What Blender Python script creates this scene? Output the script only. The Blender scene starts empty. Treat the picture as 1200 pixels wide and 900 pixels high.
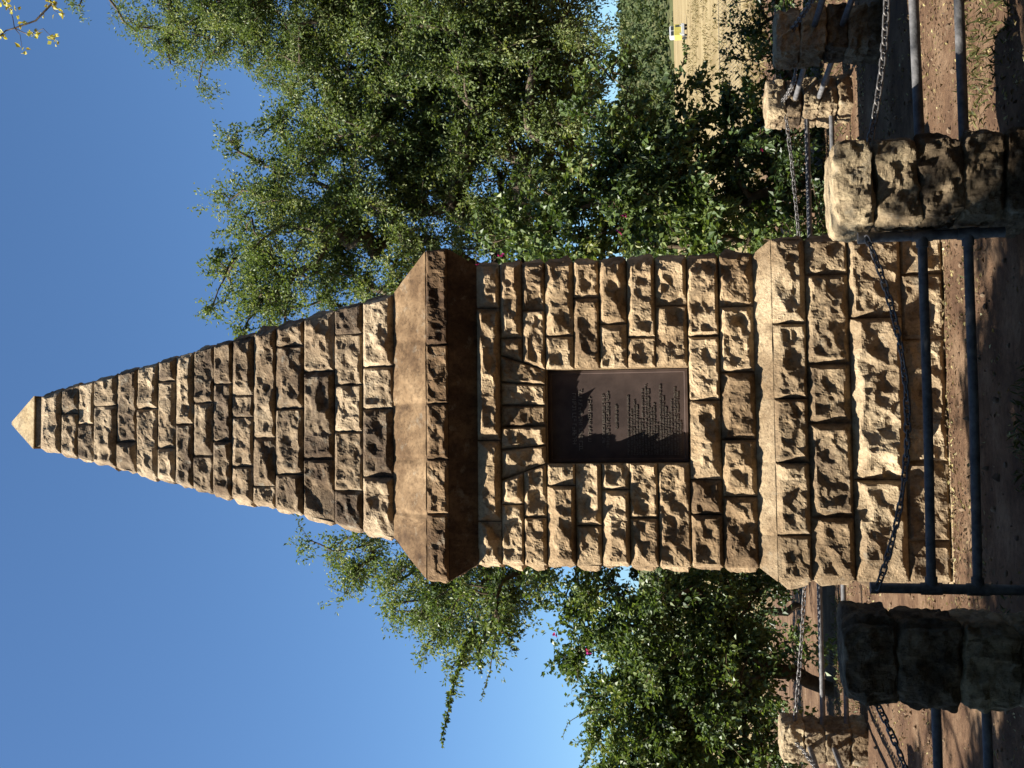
import bpy, math, random
import numpy as np
from mathutils import Matrix, Vector

SC = bpy.context.scene
COL = SC.collection
random.seed(7)
RNG = np.random.default_rng(11)

# ------------------------------------------------------------------ camera
FOC = 1200.0
YAW, PITCH, ROLL, CX, CH = map(float, (2.0, 10.3, 1.1, -0.02, 1.5))
def cam_axes():
    ps, th, ro = map(math.radians, (YAW, PITCH, ROLL))
    F = np.array([math.sin(ps)*math.cos(th), math.cos(ps)*math.cos(th), math.sin(th)])
    R = np.array([math.cos(ps), -math.sin(ps), 0.0])
    U = np.cross(R, F)
    return F, R*math.cos(ro)-U*math.sin(ro), R*math.sin(ro)+U*math.cos(ro)
CF, CR, CU = cam_axes()
CPOS = np.array([CX, 0, CH])
def survey(X, Y, y):
    """measured photo point on the vertical plane at distance y -> world point"""
    u = 900-Y; v = X
    r = CF + CR*(u-450)/FOC - CU*(v-600)/FOC
    return CPOS + r*(y/r[1])
def scale_at(y):
    return FOC/(y*1.0)

# ------------------------------------------------------------------ helpers
def hash3(ix, iy, iz, seed):
    h = (ix.astype(np.int64)*374761393 + iy.astype(np.int64)*668265263 + iz.astype(np.int64)*2147483647 + seed*1274126177) & 0xffffffff
    h = ((h ^ (h >> 13))*1274126177) & 0xffffffff
    h = ((h ^ (h >> 16))*2246822519) & 0xffffffff
    return ((h ^ (h >> 15)) & 0xffff)/65535.0
def vnoise(p, seed=0):
    p = np.asarray(p, float); i = np.floor(p).astype(np.int64); f = p-i; f = f*f*(3-2*f)
    out = 0
    for dx in (0, 1):
        for dy in (0, 1):
            for dz in (0, 1):
                w = (f[..., 0] if dx else 1-f[..., 0])*(f[..., 1] if dy else 1-f[..., 1])*(f[..., 2] if dz else 1-f[..., 2])
                out = out + w*hash3(i[..., 0]+dx, i[..., 1]+dy, i[..., 2]+dz, seed)
    return out*2-1
def fbm(p, oct=3, seed=0):
    a = 1.0; s = 0; t = 0; p = np.asarray(p, float)
    for k in range(oct):
        s = s + a*vnoise(p*(2.03**k)+k*17.3, seed+k); t += a; a *= .5
    return s/t
def ridge(p, seed=0):
    return 1-np.abs(vnoise(p, seed))*2

class MB:
    """collects numpy vertex / face blocks, builds ONE mesh object"""
    def __init__(s):
        s.v = []; s.f = []; s.n = 0; s.t = []; s.sm = []
    def add(s, v, f, tint=0.5, smooth=False):
        v = np.asarray(v, float).reshape(-1, 3)
        s.v.append(v)
        f = np.asarray(f, np.int64)
        s.f.append(f+s.n); s.n += len(v)
        s.t.append(np.broadcast_to(np.asarray(tint, float), (len(f),)).copy()); s.sm.append(np.full(len(f), smooth))
    def quad(s, a, b, c, d, tint=.5):
        s.add([a, b, c, d], [[0, 1, 2, 3]], tint)
    def box(s, c, h, tint=.5, rot=0.0):
        c = np.asarray(c, float); h = np.asarray(h, float)
        v = np.array([[x, y, z] for x in (-1, 1) for y in (-1, 1) for z in (-1, 1)])*h
        if rot:
            cs, sn = math.cos(rot), math.sin(rot)
            v = np.stack([v[:, 0]*cs-v[:, 1]*sn, v[:, 0]*sn+v[:, 1]*cs, v[:, 2]], 1)
        s.add(v+c, [[0, 1, 3, 2], [4, 6, 7, 5], [0, 4, 5, 1], [2, 3, 7, 6], [0, 2, 6, 4], [1, 5, 7, 3]], tint)
    def tube(s, pts, rad, n=10, tint=.5, cap=True):
        pts = np.asarray(pts, float); m = len(pts)
        rad = np.broadcast_to(np.asarray(rad, float), (m,))
        tan = np.gradient(pts, axis=0); tan /= np.linalg.norm(tan, axis=1)[:, None]+1e-9
        ref = np.array([0, 0, 1.0]) if abs(tan[0, 2]) < .9 else np.array([1.0, 0, 0])
        rings = []
        for k in range(m):
            a = ref - tan[k]*(ref@tan[k]); a /= np.linalg.norm(a)+1e-9; ref = a
            b = np.cross(tan[k], a)
            ang = np.arange(n)*2*math.pi/n
            rings.append(pts[k] + rad[k]*(np.cos(ang)[:, None]*a + np.sin(ang)[:, None]*b))
        v = np.concatenate(rings); f = []
        for k in range(m-1):
            for j in range(n):
                f.append([k*n+j, k*n+(j+1) % n, (k+1)*n+(j+1) % n, (k+1)*n+j])
        s.add(v, f, tint, True)
        if cap:
            for k, o in ((0, 1), (m-1, -1)):
                c = len(rings[0]); vv = np.concatenate([rings[k], pts[k][None]])
                s.add(vv, [[(j+1) % n, j, c, c] if o > 0 else [j, (j+1) % n, c, c] for j in range(n)], tint)
    def grid(s, V, tint=.5, smooth=False, flip=False):
        nu, nv = V.shape[:2]
        i = np.arange(nu*nv).reshape(nu, nv)
        q = np.stack([i[:-1, :-1], i[1:, :-1], i[1:, 1:], i[:-1, 1:]], -1).reshape(-1, 4)
        if flip: q = q[:, ::-1]
        s.add(V.reshape(-1, 3), q, tint, smooth)
    def build(s, name, mat, parent=None, loc=None):
        V = np.concatenate(s.v) if s.v else np.zeros((0, 3))
        if loc is not None: V = V-np.asarray(loc, float)
        me = bpy.data.meshes.new(name)
        me.vertices.add(len(V)); me.vertices.foreach_set('co', V.astype(np.float32).ravel())
        loops = []; starts = []; tot = 0; tints = []; sms = []
        for f, t, sm in zip(s.f, s.t, s.sm):
            if f.shape[1] == 4:
                tri = f[:, 2] == f[:, 3]
                if tri.any():
                    for part, k in ((f[~tri], 4), (f[tri][:, :3], 3)):
                        if len(part):
                            loops.append(part.ravel()); starts.append(tot+np.arange(len(part))*k); tot += part.size
                    tints += [t[~tri], t[tri]]; sms += [sm[~tri], sm[tri]]
                    continue
            k = f.shape[1]
            loops.append(f.ravel()); starts.append(tot+np.arange(len(f))*k); tot += f.size
            tints.append(t); sms.append(sm)
        L = np.concatenate(loops); S = np.concatenate(starts)
        me.loops.add(len(L)); me.loops.foreach_set('vertex_index', L.astype(np.int32))
        me.polygons.add(len(S)); me.polygons.foreach_set('loop_start', S.astype(np.int32))
        me.polygons.foreach_set('use_smooth', np.concatenate(sms))
        me.update(calc_edges=True)
        at = me.attributes.new('tint', 'FLOAT', 'FACE')
        at.data.foreach_set('value', np.concatenate(tints).astype(np.float32))
        me.validate()
        me.materials.append(mat)
        o = bpy.data.objects.new(name, me); COL.objects.link(o)
        if parent is not None: o.parent = parent
        elif loc is not None: o.location = loc
        return o

def tag(o, label=None, cat=None, group=None, kind=None):
    if label: o['label'] = label
    if cat: o['category'] = cat
    if group: o['group'] = group
    if kind: o['kind'] = kind
    return o
def thing(name, loc, label, cat, group=None):
    o = bpy.data.objects.new(name, None); COL.objects.link(o); o.location = loc; o.empty_display_size = .2
    return tag(o, label, cat, group)

# ------------------------------------------------------------------ materials
def nodes(name):
    m = bpy.data.materials.new(name); m.use_nodes = True
    nt = m.node_tree; nt.nodes.clear()
    return m, nt, nt.nodes, nt.links
def N(ns, t, **kw):
    n = ns.new(t)
    for k, v in kw.items():
        if k in ('operation', 'blend_type', 'data_type', 'attribute_name', 'feature', 'noise_dimensions', 'interpolation_type'): setattr(n, k, v)
        else: n.inputs[k].default_value = v
    return n
def ramp(ns, stops):
    r = ns.new('ShaderNodeValToRGB'); e = r.color_ramp.elements
    while len(e) < len(stops): e.new(.5)
    for k, (p, c) in enumerate(stops):
        e[k].position = p; e[k].color = (*c, 1)
    return r
def mixc(ns, ls, fac, a, b, mode='MIX'):
    m = ns.new('ShaderNodeMix'); m.data_type = 'RGBA'; m.blend_type = mode
    for sock, val in ((m.inputs[0], fac), (m.inputs[6], a), (m.inputs[7], b)):
        if isinstance(val, (int, float)): sock.default_value = val
        elif isinstance(val, tuple): sock.default_value = (*val, 1)
        else: ls.new(val, sock)
    return m.outputs[2]
def stone_mat(name, light, mid, dark, stain=.5, bump=.6, rough=.9, lichen=.0, streak=.3):
    m, nt, ns, ls = nodes(name)
    out = ns.new('ShaderNodeOutputMaterial'); b = ns.new('ShaderNodeBsdfPrincipled')
    b.inputs['Roughness'].default_value = rough; b.inputs['Specular IOR Level'].default_value = .2
    tc = ns.new('ShaderNodeTexCoord'); at = N(ns, 'ShaderNodeAttribute', attribute_name='tint')
    n1 = N(ns, 'ShaderNodeTexNoise', Scale=5.5, Detail=6.0, Roughness=.65); ls.new(tc.outputs['Object'], n1.inputs['Vector'])
    n2 = N(ns, 'ShaderNodeTexNoise', Scale=38.0, Detail=5.0, Roughness=.7); ls.new(tc.outputs['Object'], n2.inputs['Vector'])
    n3 = N(ns, 'ShaderNodeTexNoise', Scale=1.6, Detail=5.0, Roughness=.6); ls.new(tc.outputs['Object'], n3.inputs['Vector'])
    r1 = ramp(ns, [(.28, dark), (.5, mid), (.72, light)])
    add = N(ns, 'ShaderNodeMath', operation='MULTIPLY_ADD'); ls.new(at.outputs['Fac'], add.inputs[0]); add.inputs[1].default_value = .42
    sub = N(ns, 'ShaderNodeMath', operation='SUBTRACT'); ls.new(n1.outputs['Fac'], sub.inputs[0]); sub.inputs[1].default_value = .21
    ls.new(sub.outputs[0], add.inputs[2]); ls.new(add.outputs[0], r1.inputs[0])
    r2 = ramp(ns, [(.32, (.42, .39, .36)), (.48, (1, 1, 1)), (.72, (1.25, 1.22, 1.17))]); ls.new(n2.outputs['Fac'], r2.inputs[0])
    c = mixc(ns, ls, .75, r1.outputs[0], r2.outputs[0], 'MULTIPLY')
    r3 = ramp(ns, [(.42, (1, 1, 1)), (.62, (.38, .32, .28))]); ls.new(n3.outputs['Fac'], r3.inputs[0])
    c = mixc(ns, ls, stain, c, r3.outputs[0], 'MULTIPLY')
    # small dark lichen / soot spots
    n4 = N(ns, 'ShaderNodeTexNoise', Scale=24.0, Detail=7.0, Roughness=.82); ls.new(tc.outputs['Object'], n4.inputs['Vector'])
    r4 = ramp(ns, [(.52, (1, 1, 1)), (.68, (.34, .30, .27))]); ls.new(n4.outputs['Fac'], r4.inputs[0])
    c = mixc(ns, ls, stain*.6, c, r4.outputs[0], 'MULTIPLY')
    ms = ns.new('ShaderNodeMapping'); ms.inputs['Scale'].default_value = (13, 13, 1.1); ls.new(tc.outputs['Object'], ms.inputs['Vector'])
    n7 = N(ns, 'ShaderNodeTexNoise', Scale=1.0, Detail=5.0, Roughness=.7); ls.new(ms.outputs[0], n7.inputs['Vector'])
    r7 = ramp(ns, [(.46, (1, 1, 1)), (.62, (.45, .40, .36)), (.7, (1.15, 1.12, 1.08))]); ls.new(n7.outputs['Fac'], r7.inputs[0])
    c = mixc(ns, ls, streak, c, r7.outputs[0], 'MULTIPLY')
    if lichen:
        n5 = N(ns, 'ShaderNodeTexNoise', Scale=9.0, Detail=5.0, Roughness=.7); ls.new(tc.outputs['Object'], n5.inputs['Vector'])
        r5 = ramp(ns, [(.58, (0, 0, 0)), (.7, (1, 1, 1))]); ls.new(n5.outputs['Fac'], r5.inputs[0])
        mm = N(ns, 'ShaderNodeMath', operation='MULTIPLY'); ls.new(r5.outputs[0], mm.inputs[0]); mm.inputs[1].default_value = lichen
        c = mixc(ns, ls, mm.outputs[0], c, (.36, .34, .27))
    ls.new(c, b.inputs['Base Color'])
    bp = N(ns, 'ShaderNodeBump', Strength=bump, Distance=.012)
    n6 = N(ns, 'ShaderNodeTexNoise', Scale=70.0, Detail=6.0, Roughness=.75); ls.new(tc.outputs['Object'], n6.inputs['Vector'])
    ls.new(n6.outputs['Fac'], bp.inputs['Height']); ls.new(bp.outputs[0], b.inputs['Normal'])
    ls.new(b.outputs[0], out.inputs[0])
    return m
def leaf_mat(name, stops, rough=.45, trans=.28, spec=.5):
    m, nt, ns, ls = nodes(name)
    out = ns.new('ShaderNodeOutputMaterial'); b = ns.new('ShaderNodeBsdfPrincipled')
    b.inputs['Roughness'].default_value = rough; b.inputs['Specular IOR Level'].default_value = spec
    at = N(ns, 'ShaderNodeAttribute', attribute_name='tint')
    r = ramp(ns, stops); ls.new(at.outputs['Fac'], r.inputs[0]); ls.new(r.outputs[0], b.inputs['Base Color'])
    tr = ns.new('ShaderNodeBsdfTranslucent')
    tcol = mixc(ns, ls, 1.0, r.outputs[0], (1.5, 1.6, .7), 'MULTIPLY'); ls.new(tcol, tr.inputs['Color'])
    mx = ns.new('ShaderNodeMixShader'); mx.inputs[0].default_value = trans
    ls.new(b.outputs[0], mx.inputs[1]); ls.new(tr.outputs[0], mx.inputs[2]); ls.new(mx.outputs[0], out.inputs[0])
    return m
def plain_mat(name, c1, c2, scale=20, rough=.5, metal=0, bump=0.0, spec=.5):
    m, nt, ns, ls = nodes(name)
    out = ns.new('ShaderNodeOutputMaterial'); b = ns.new('ShaderNodeBsdfPrincipled')
    b.inputs['Roughness'].default_value = rough; b.inputs['Metallic'].default_value = metal; b.inputs['Specular IOR Level'].default_value = spec
    tc = ns.new('ShaderNodeTexCoord'); n1 = N(ns, 'ShaderNodeTexNoise', Scale=float(scale), Detail=5.0, Roughness=.65)
    ls.new(tc.outputs['Object'], n1.inputs['Vector'])
    r = ramp(ns, [(.35, c1), (.65, c2)]); ls.new(n1.outputs['Fac'], r.inputs[0]); ls.new(r.outputs[0], b.inputs['Base Color'])
    if bump:
        bp = N(ns, 'ShaderNodeBump', Strength=bump, Distance=.02); ls.new(n1.outputs['Fac'], bp.inputs['Height']); ls.new(bp.outputs[0], b.inputs['Normal'])
    ls.new(b.outputs[0], out.inputs[0])
    return m

M = {}
M['die'] = stone_mat('sandstone_pedestal', (0.551, 0.414, 0.253), (0.407, 0.289, 0.166), (0.187, 0.125, 0.071), stain=.6, bump=1.0)
M['base'] = stone_mat('sandstone_base', (0.529, 0.414, 0.265), (0.396, 0.295, 0.178), (0.187, 0.134, 0.084), stain=.65, bump=1.0, lichen=.3)
M['shaft'] = stone_mat('sandstone_shaft', (0.492, 0.382, 0.249), (0.320, 0.241, 0.153), (0.120, 0.086, 0.057), stain=.8, bump=1.0, lichen=.5, streak=0.45)
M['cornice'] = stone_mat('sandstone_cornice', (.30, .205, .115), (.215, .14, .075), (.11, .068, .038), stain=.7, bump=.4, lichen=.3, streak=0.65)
M['smooth'] = stone_mat('sandstone_dressed', (.40, .315, .19), (.37, .275, .15), (.22, .16, .085), stain=.6, bump=.4, streak=0.6)
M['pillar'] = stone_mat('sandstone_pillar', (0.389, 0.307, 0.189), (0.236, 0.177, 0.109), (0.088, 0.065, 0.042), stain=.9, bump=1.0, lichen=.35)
M['pipe'] = plain_mat('galvanised_pipe', (.07, .07, .072), (.16, .155, .155), 22, .6, .1, .3, .35)
M['chain'] = plain_mat('dull_steel_chain', (.10, .09, .085), (.2, .19, .18), 60, .5, .5)
M['bark'] = plain_mat('bark', (.05, .037, .026), (.14, .11, .08), 9, .95, 0, .8, .1)
M['stem'] = plain_mat('woody_stem', (.045, .032, .022), (.11, .08, .05), 12, .95, 0, .6, .1)
M['bronze'] = plain_mat('bronze_plaque', (.055, .038, .032), (.095, .066, .055), 7, .6, 0, .05, .2)
M['bronze_text'] = plain_mat('worn_bronze_lettering', (.14, .115, .095), (.26, .22, .175), 40, .45, .1)
M['tree'] = leaf_mat('tree_leaves', [(0, (.036, .058, .018)), (.4, (.088, .124, .040)), (.75, (.150, .182, .066)), (1, (.24, .25, .10))], .5, .32, .3)
M['boug'] = leaf_mat('bougainvillea_leaves', [(0, (.020, .036, .011)), (.45, (.064, .100, .027)), (.85, (.145, .180, .050)), (1, (.22, .22, .075))], .46, .28, .45)
M['flower'] = leaf_mat('magenta_bracts', [(0, (.32, .01, .16)), (1, (.5, .03, .25))], .6, .35, .2)
M['yellowleaf'] = leaf_mat('yellow_autumn_leaves', [(0, (.30, .22, .03)), (.6, (.55, .45, .08)), (1, (.6, .56, .25))], .5, .3, .4)
M['litter'] = leaf_mat('fallen_leaves', [(0, (.05, .03, .018)), (.45, (.14, .095, .05)), (.75, (.28, .24, .10)), (1, (.55, .52, .3))], .7, .1, .25)
M['grass'] = leaf_mat('grass_blades', [(0, (.03, .04, .012)), (.5, (.08, .085, .028)), (1, (.2, .165, .07))], .6, .2, .3)
M['drygrass'] = leaf_mat('dry_grass_blades', [(0, (.10, .075, .03)), (.5, (.22, .17, .085)), (1, (.32, .27, .15))], .8, .15, .1)
M['hillwood'] = leaf_mat('hillside_scrub', [(0, (.028, .042, .016)), (.6, (.06, .08, .028)), (1, (.11, .115, .045))], .7, .2, .2)
M['wire'] = plain_mat('fence_wire', (.13, .11, .09), (.2, .17, .13), 10, .7, .2)
M['yellow'] = plain_mat('yellow_paint', (.42, .36, .07), (.5, .43, .10), 3, .5)
M['white'] = plain_mat('white_paint', (.42, .42, .41), (.5, .5, .49), 3, .5)
M['glass'] = plain_mat('dark_glass', (.02, .025, .03), (.03, .035, .04), 3, .1)
M['rubber'] = plain_mat('rubber', (.02, .02, .02), (.03, .03, .03), 9, .9)

def ground_mat():
    m, nt, ns, ls = nodes('bare_earth_and_dry_grass')
    out = ns.new('ShaderNodeOutputMaterial'); b = ns.new('ShaderNodeBsdfPrincipled')
    b.inputs['Roughness'].default_value = .95; b.inputs['Specular IOR Level'].default_value = .1
    tc = ns.new('ShaderNodeTexCoord')
    n1 = N(ns, 'ShaderNodeTexNoise', Scale=2.2, Detail=8.0, Roughness=.65); ls.new(tc.outputs['Object'], n1.inputs['Vector'])
    n2 = N(ns, 'ShaderNodeTexNoise', Scale=26.0, Detail=6.0, Roughness=.75); ls.new(tc.outputs['Object'], n2.inputs['Vector'])
    r1 = ramp(ns, [(.32, (.055, .031, .020)), (.5, (.115, .069, .041)), (.7, (.20, .135, .084))]); ls.new(n1.outputs['Fac'], r1.inputs[0])
    r2 = ramp(ns, [(.3, (.5, .46, .42)), (.52, (1, 1, 1)), (.72, (1.25, 1.22, 1.15))]); ls.new(n2.outputs['Fac'], r2.inputs[0])
    near = mixc(ns, ls, .8, r1.outputs[0], r2.outputs[0], 'MULTIPLY')
    mp = ns.new('ShaderNodeMapping'); mp.inputs['Scale'].default_value = (.14, .2, .1); ls.new(tc.outputs['Object'], mp.inputs['Vector'])
    n3 = N(ns, 'ShaderNodeTexNoise', Scale=1.5, Detail=8.0, Roughness=.7); ls.new(mp.outputs[0], n3.inputs['Vector'])
    r3 = ramp(ns, [(.35, (.17, .125, .06)), (.55, (.245, .19, .098)), (.75, (.30, .24, .13))]); ls.new(n3.outputs['Fac'], r3.inputs[0])
    sx = ns.new('ShaderNodeSeparateXYZ'); ls.new(tc.outputs['Object'], sx.inputs[0])
    mr = N(ns, 'ShaderNodeMapRange'); mr.inputs[1].default_value = 22; mr.inputs[2].default_value = 30; ls.new(sx.outputs['Y'], mr.inputs[0])
    c = mixc(ns, ls, mr.outputs[0], near, r3.outputs[0])
    ls.new(c, b.inputs['Base Color'])
    bp = N(ns, 'ShaderNodeBump', Strength=.7, Distance=.03); ls.new(n2.outputs['Fac'], bp.inputs['Height']); ls.new(bp.outputs[0], b.inputs['Normal'])
    ls.new(b.outputs[0], out.inputs[0])
    return m
M['ground'] = ground_mat()
M['clod'] = plain_mat('dry_clods', (.09, .055, .035), (.2, .145, .095), 6, .95, 0, .5, .1)
M['hill'] = plain_mat('scrubby_hill', (.05, .06, .025), (.1, .1, .045), .3, .95, 0, .3, .1)

# ------------------------------------------------------------------ quarry faced masonry
def rock(S, T, w, h, rng, bulge, corner, P3, amp=1.0):
    """relief (metres) of one quarry-faced block; S,T metres inside a w x h face"""
    B = bulge*rng.uniform(.45, 1.05)
    sl = rng.uniform(.5, 1.6); sr = rng.uniform(.9, 2.4); sb = rng.uniform(.9, 2.4); st = rng.uniform(.5, 1.5)
    wob = .35*fbm(P3*9, 2, 3)
    if corner[0]: sl *= .7
    if corner[1]: sr *= .6
    d = np.minimum.reduce([S*sl, (w-S)*sr, T*sb, (h-T)*st])*(1+wob)
    K = min(int(5+w*h/.004), 34)
    lean = rng.normal(0, .12)
    for k in range(K):
        cx, cy = rng.uniform(0, w), rng.uniform(0, h)
        gx, gy = rng.normal(.02, .15), rng.normal(-.05+lean, .17)
        d = np.minimum(d, B*rng.uniform(.75, 1.5)+gx*(S-cx)+gy*(T-cy) + np.maximum(0, np.hypot(S-cx, T-cy)-.055)*.75)
    for k in range(int(rng.integers(0, 4))):
        cx, cy = rng.uniform(0, w), rng.uniform(-.02, h*.5); R = rng.uniform(.035, .085)
        an = rng.uniform(0, math.pi); ca, sa = math.cos(an), math.sin(an)
        u_ = (S-cx)*ca+(T-cy)*sa; v_ = -(S-cx)*sa+(T-cy)*ca
        q = (u_/R/rng.uniform(1, 2.2))**2+(v_/R)**2
        d = d-np.where(q < 1, .42*B*(1-q), 0)*rng.uniform(.4, 1.2)
    d = np.maximum(d, -.004)
    edge = np.clip(np.minimum.reduce([S, w-S, T, h-T])/.02, 0, 1)
    tool = np.stack([(S+T*.55)*55, (T-S*.55)*17, P3[..., 2]*0+P3[..., 0]*3], -1)
    d = d + amp*(.0045*fbm(P3*10, 3, 9)+.004*(ridge(P3*8, 21)-.5)+.0062*fbm(P3*34, 3, 13)+.0045*fbm(tool, 3, 31))*edge
    return np.maximum(d, -.008)

class Face:
    """a (possibly battered) rectangular wall plane: f(x,z) -> world, with outward normal"""
    def __init__(s, origin, ex, n_flat, z0, z1, h0, h1):
        s.o = np.asarray(origin, float); s.ex = np.asarray(ex, float); s.nf = np.asarray(n_flat, float)
        s.z0, s.z1, s.h0, s.h1 = z0, z1, h0, h1
        slope = (h0-h1)/(z1-z0); nn = s.nf+np.array([0, 0, slope]); s.n = nn/np.linalg.norm(nn)
    def half(s, z): return s.h0+(s.h1-s.h0)*(z-s.z0)/(s.z1-s.z0)
    def at(s, x, z):
        x = np.asarray(x, float); z = np.asarray(z, float)
        return s.o + s.ex*x[..., None] + s.nf*s.half(z)[..., None] + np.array([0, 0, 1.0])*z[..., None]

def block(mb, face, x00, x10, x01, x11, z0, z1, rng, bulge=.045, cell=.012, gap=.004, corner=(False, False), tint=None, z0b=None, z1b=None, amp=1.0):
    """x00,x10 bottom left/right; x01,x11 top left/right; z may differ on the right side"""
    z0b = z0 if z0b is None else z0b; z1b = z1 if z1b is None else z1b
    w = (x10-x00+x11-x01)/2; h = ((z1-z0)+(z1b-z0b))/2
    nu = max(4, int(w/cell)); nv = max(4, int(h/cell))
    a = np.linspace(0, 1, nu+1)[:, None]*np.ones((1, nv+1)); b = np.ones((nu+1, 1))*np.linspace(0, 1, nv+1)[None]
    gl = 0 if corner[0] else gap; gr = 0 if corner[1] else gap
    S = gl+a*(w-gl-gr); T = gap+b*(h-2*gap)
    aa = S/w; bb = T/h
    X = (x00*(1-aa)+x10*aa)*(1-bb)+(x01*(1-aa)+x11*aa)*bb
    Z = (z0*(1-bb)+z1*bb)*(1-aa)+(z0b*(1-bb)+z1b*bb)*aa
    P = face.at(X, Z)
    d = rock(S-gl, T-gap, w-gl-gr, h-2*gap, rng, bulge, corner, P, amp)
    V = P+face.n*d[..., None]
    # skirt sinking into the joint
    Vp = np.zeros((nu+3, nv+3, 3)); Vp[1:-1, 1:-1] = V
    sink = face.n*.03
    Vp[0, 1:-1] = V[0]-(0 if corner[0] else 1)*sink; Vp[-1, 1:-1] = V[-1]-(0 if corner[1] else 1)*sink
    Vp[1:-1, 0] = V[:, 0]-sink; Vp[1:-1, -1] = V[:, -1]-sink
    Vp[0, 0] = Vp[1, 0]; Vp[0, -1] = Vp[1, -1]; Vp[-1, 0] = Vp[-2, 0]; Vp[-1, -1] = Vp[-2, -1]
    mb.grid(Vp, rng.uniform(.1, .9) if tint is None else tint)

YC = 7.75            # monument axis, distance from the camera
MR = math.radians(1.2)
ctr = np.array([0, YC, 0.0])
def faces(z0, z1, h0, h1):
    out = []
    for k in range(4):
        a = MR+k*math.pi/2
        ex = np.array([math.cos(a), math.sin(a), 0]); nf = np.array([math.sin(a), -math.cos(a), 0])
        out.append(Face(ctr, ex, nf, z0, z1, h0, h1))
    return out
def hit(face, X, Y):
    """photo point -> (x,z) on a monument face"""
    u = 900-Y; v = X
    r = CF + CR*(u-450)/FOC - CU*(v-600)/FOC
    p0 = face.at(np.array(0.), np.array(face.z0)); t = ((p0-CPOS)@face.n)/(r@face.n)
    p = CPOS+r*t
    return float((p-ctr)@face.ex), float(p[2])
def core(mb, z0, z1, h0, h1, tint=.2, inset=.012, top=True):
    c, s_ = math.cos(MR), math.sin(MR)
    def cor(h, z): return [ctr+np.array([(sx*c-sy*s_)*h, (sx*s_+sy*c)*h, z]) for sx, sy in ((-1, -1), (1, -1), (1, 1), (-1, 1))]
    a = cor(h0-inset, z0); b = cor(h1-inset, z1)
    mb.add(a+b, [[0, 1, 5, 4], [1, 2, 6, 5], [2, 3, 7, 6], [3, 0, 4, 7]]+([[4, 5, 6, 7]] if top else []), tint)
def random_joints(rng, half, off, lo=.28, hi=.6):
    xs = []; x = -half+rng.uniform(lo, hi)*(.6 if off else 1)
    while x < half-lo*.6:
        xs.append(x); x += rng.uniform(lo, hi)
    return xs
def course(mb, fcs, z0, z1, joints, rng, bulge, cell=.012, amp=1.0, lo=.28, hi=.6, front=True):
    for k, f in enumerate(fcs):
        if k == 0 and not front: continue
        js = sorted(joints) if k == 0 else random_joints(rng, f.half((z0+z1)/2), rng.random() < .5, lo, hi)
        e0, e1 = f.half(z0), f.half(z1)
        xs0 = [-e0]+list(js)+[e0]; xs1 = [-e1]+list(js)+[e1]
        for i in range(len(xs0)-1):
            block(mb, f, xs0[i], xs0[i+1], xs1[i], xs1[i+1], z0, z1, rng, bulge, cell if k == 0 else max(cell, .02), corner=(i == 0, i == len(xs0)-2), amp=amp)

mon = thing('obelisk_monument', (0, YC, 0), 'tall tapering obelisk of rock-faced sandstone blocks on a square pedestal with bronze plaque', 'monument')
ML = (0, YC, 0)

# --- shaft
OZ0, OZ1, OH0, OH1 = 3.597, 6.785, .852, .209
fo = faces(OZ0, OZ1, OH0, OH1)
oX = [47.5, 72, 92, 110, 137, 161, 185, 206, 227, 250, 272, 297, 323, 356, 392, 425, 459]
oJ = [[], [485], [497], [476], [518], [479], [447, 525], [497], [472, 534], [450, 517], [463.5, 489, 547], [513, 570], [406, 479, 556], [435.5, 538], [392, 451, 506, 575], [430, 479, 559]]
mb = MB(); rng = np.random.default_rng(5)
core(mb, OZ0, OZ1, OH0, OH1)
zs = [hit(fo[0], x, 490)[1] for x in oX]; zs[0] = OZ1; zs[-1] = OZ0
for k, js in enumerate(oJ):
    z1, z0 = zs[k], zs[k+1]
    jx = [hit(fo[0], (oX[k]+oX[k+1])/2, j)[0] for j in js]
    hw = fo[0].half((z0+z1)/2)
    course(mb, fo, z0, z1, jx, rng, min(.052, .03+.03*hw), .0125, lo=min(.28, hw), hi=max(.3, hw*.8))
mb.build('shaft', M['shaft'], mon, ML)
# --- capstone (neck block + pyramid)
mb = MB()
c_, s_ = math.cos(MR), math.sin(MR)
def ring(h, z): return [ctr+np.array([(sx*c_-sy*s_)*h, (sx*s_+sy*c_)*h, z]) for sx, sy in ((-1, -1), (1, -1), (1, 1), (-1, 1))]
def loft(mb, prof, tint=.5, smooth=False, close=True):
    for (h0, z0), (h1, z1) in zip(prof[:-1], prof[1:]):
        a = ring(h0, z0); b = ring(h1, z1)
        n = 6
        for k in range(4):
            p0, p1, q0, q1 = a[k], a[(k+1) % 4], b[k], b[(k+1) % 4]
            t = np.linspace(0, 1, n)[:, None, None]; s = np.linspace(0, 1, 3)[None, :, None]
            mb.grid((p0*(1-t)+p1*t)*(1-s)+(q0*(1-t)+q1*t)*s, tint)
    if close:
        mb.quad(*ring(*prof[-1]), tint)
mb2 = MB(); loft(mb2, [(.2, OZ1-.02), (.2, 6.842)], .25); mb2.build('neck', M['shaft'], mon, ML)
loft(mb, [(.205, 6.839), (.216, 6.842), (.214, 6.850), (.012, 7.195), (.001, 7.203)], .75); cap = mb.build('capstone', M['smooth'], mon, ML)

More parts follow.
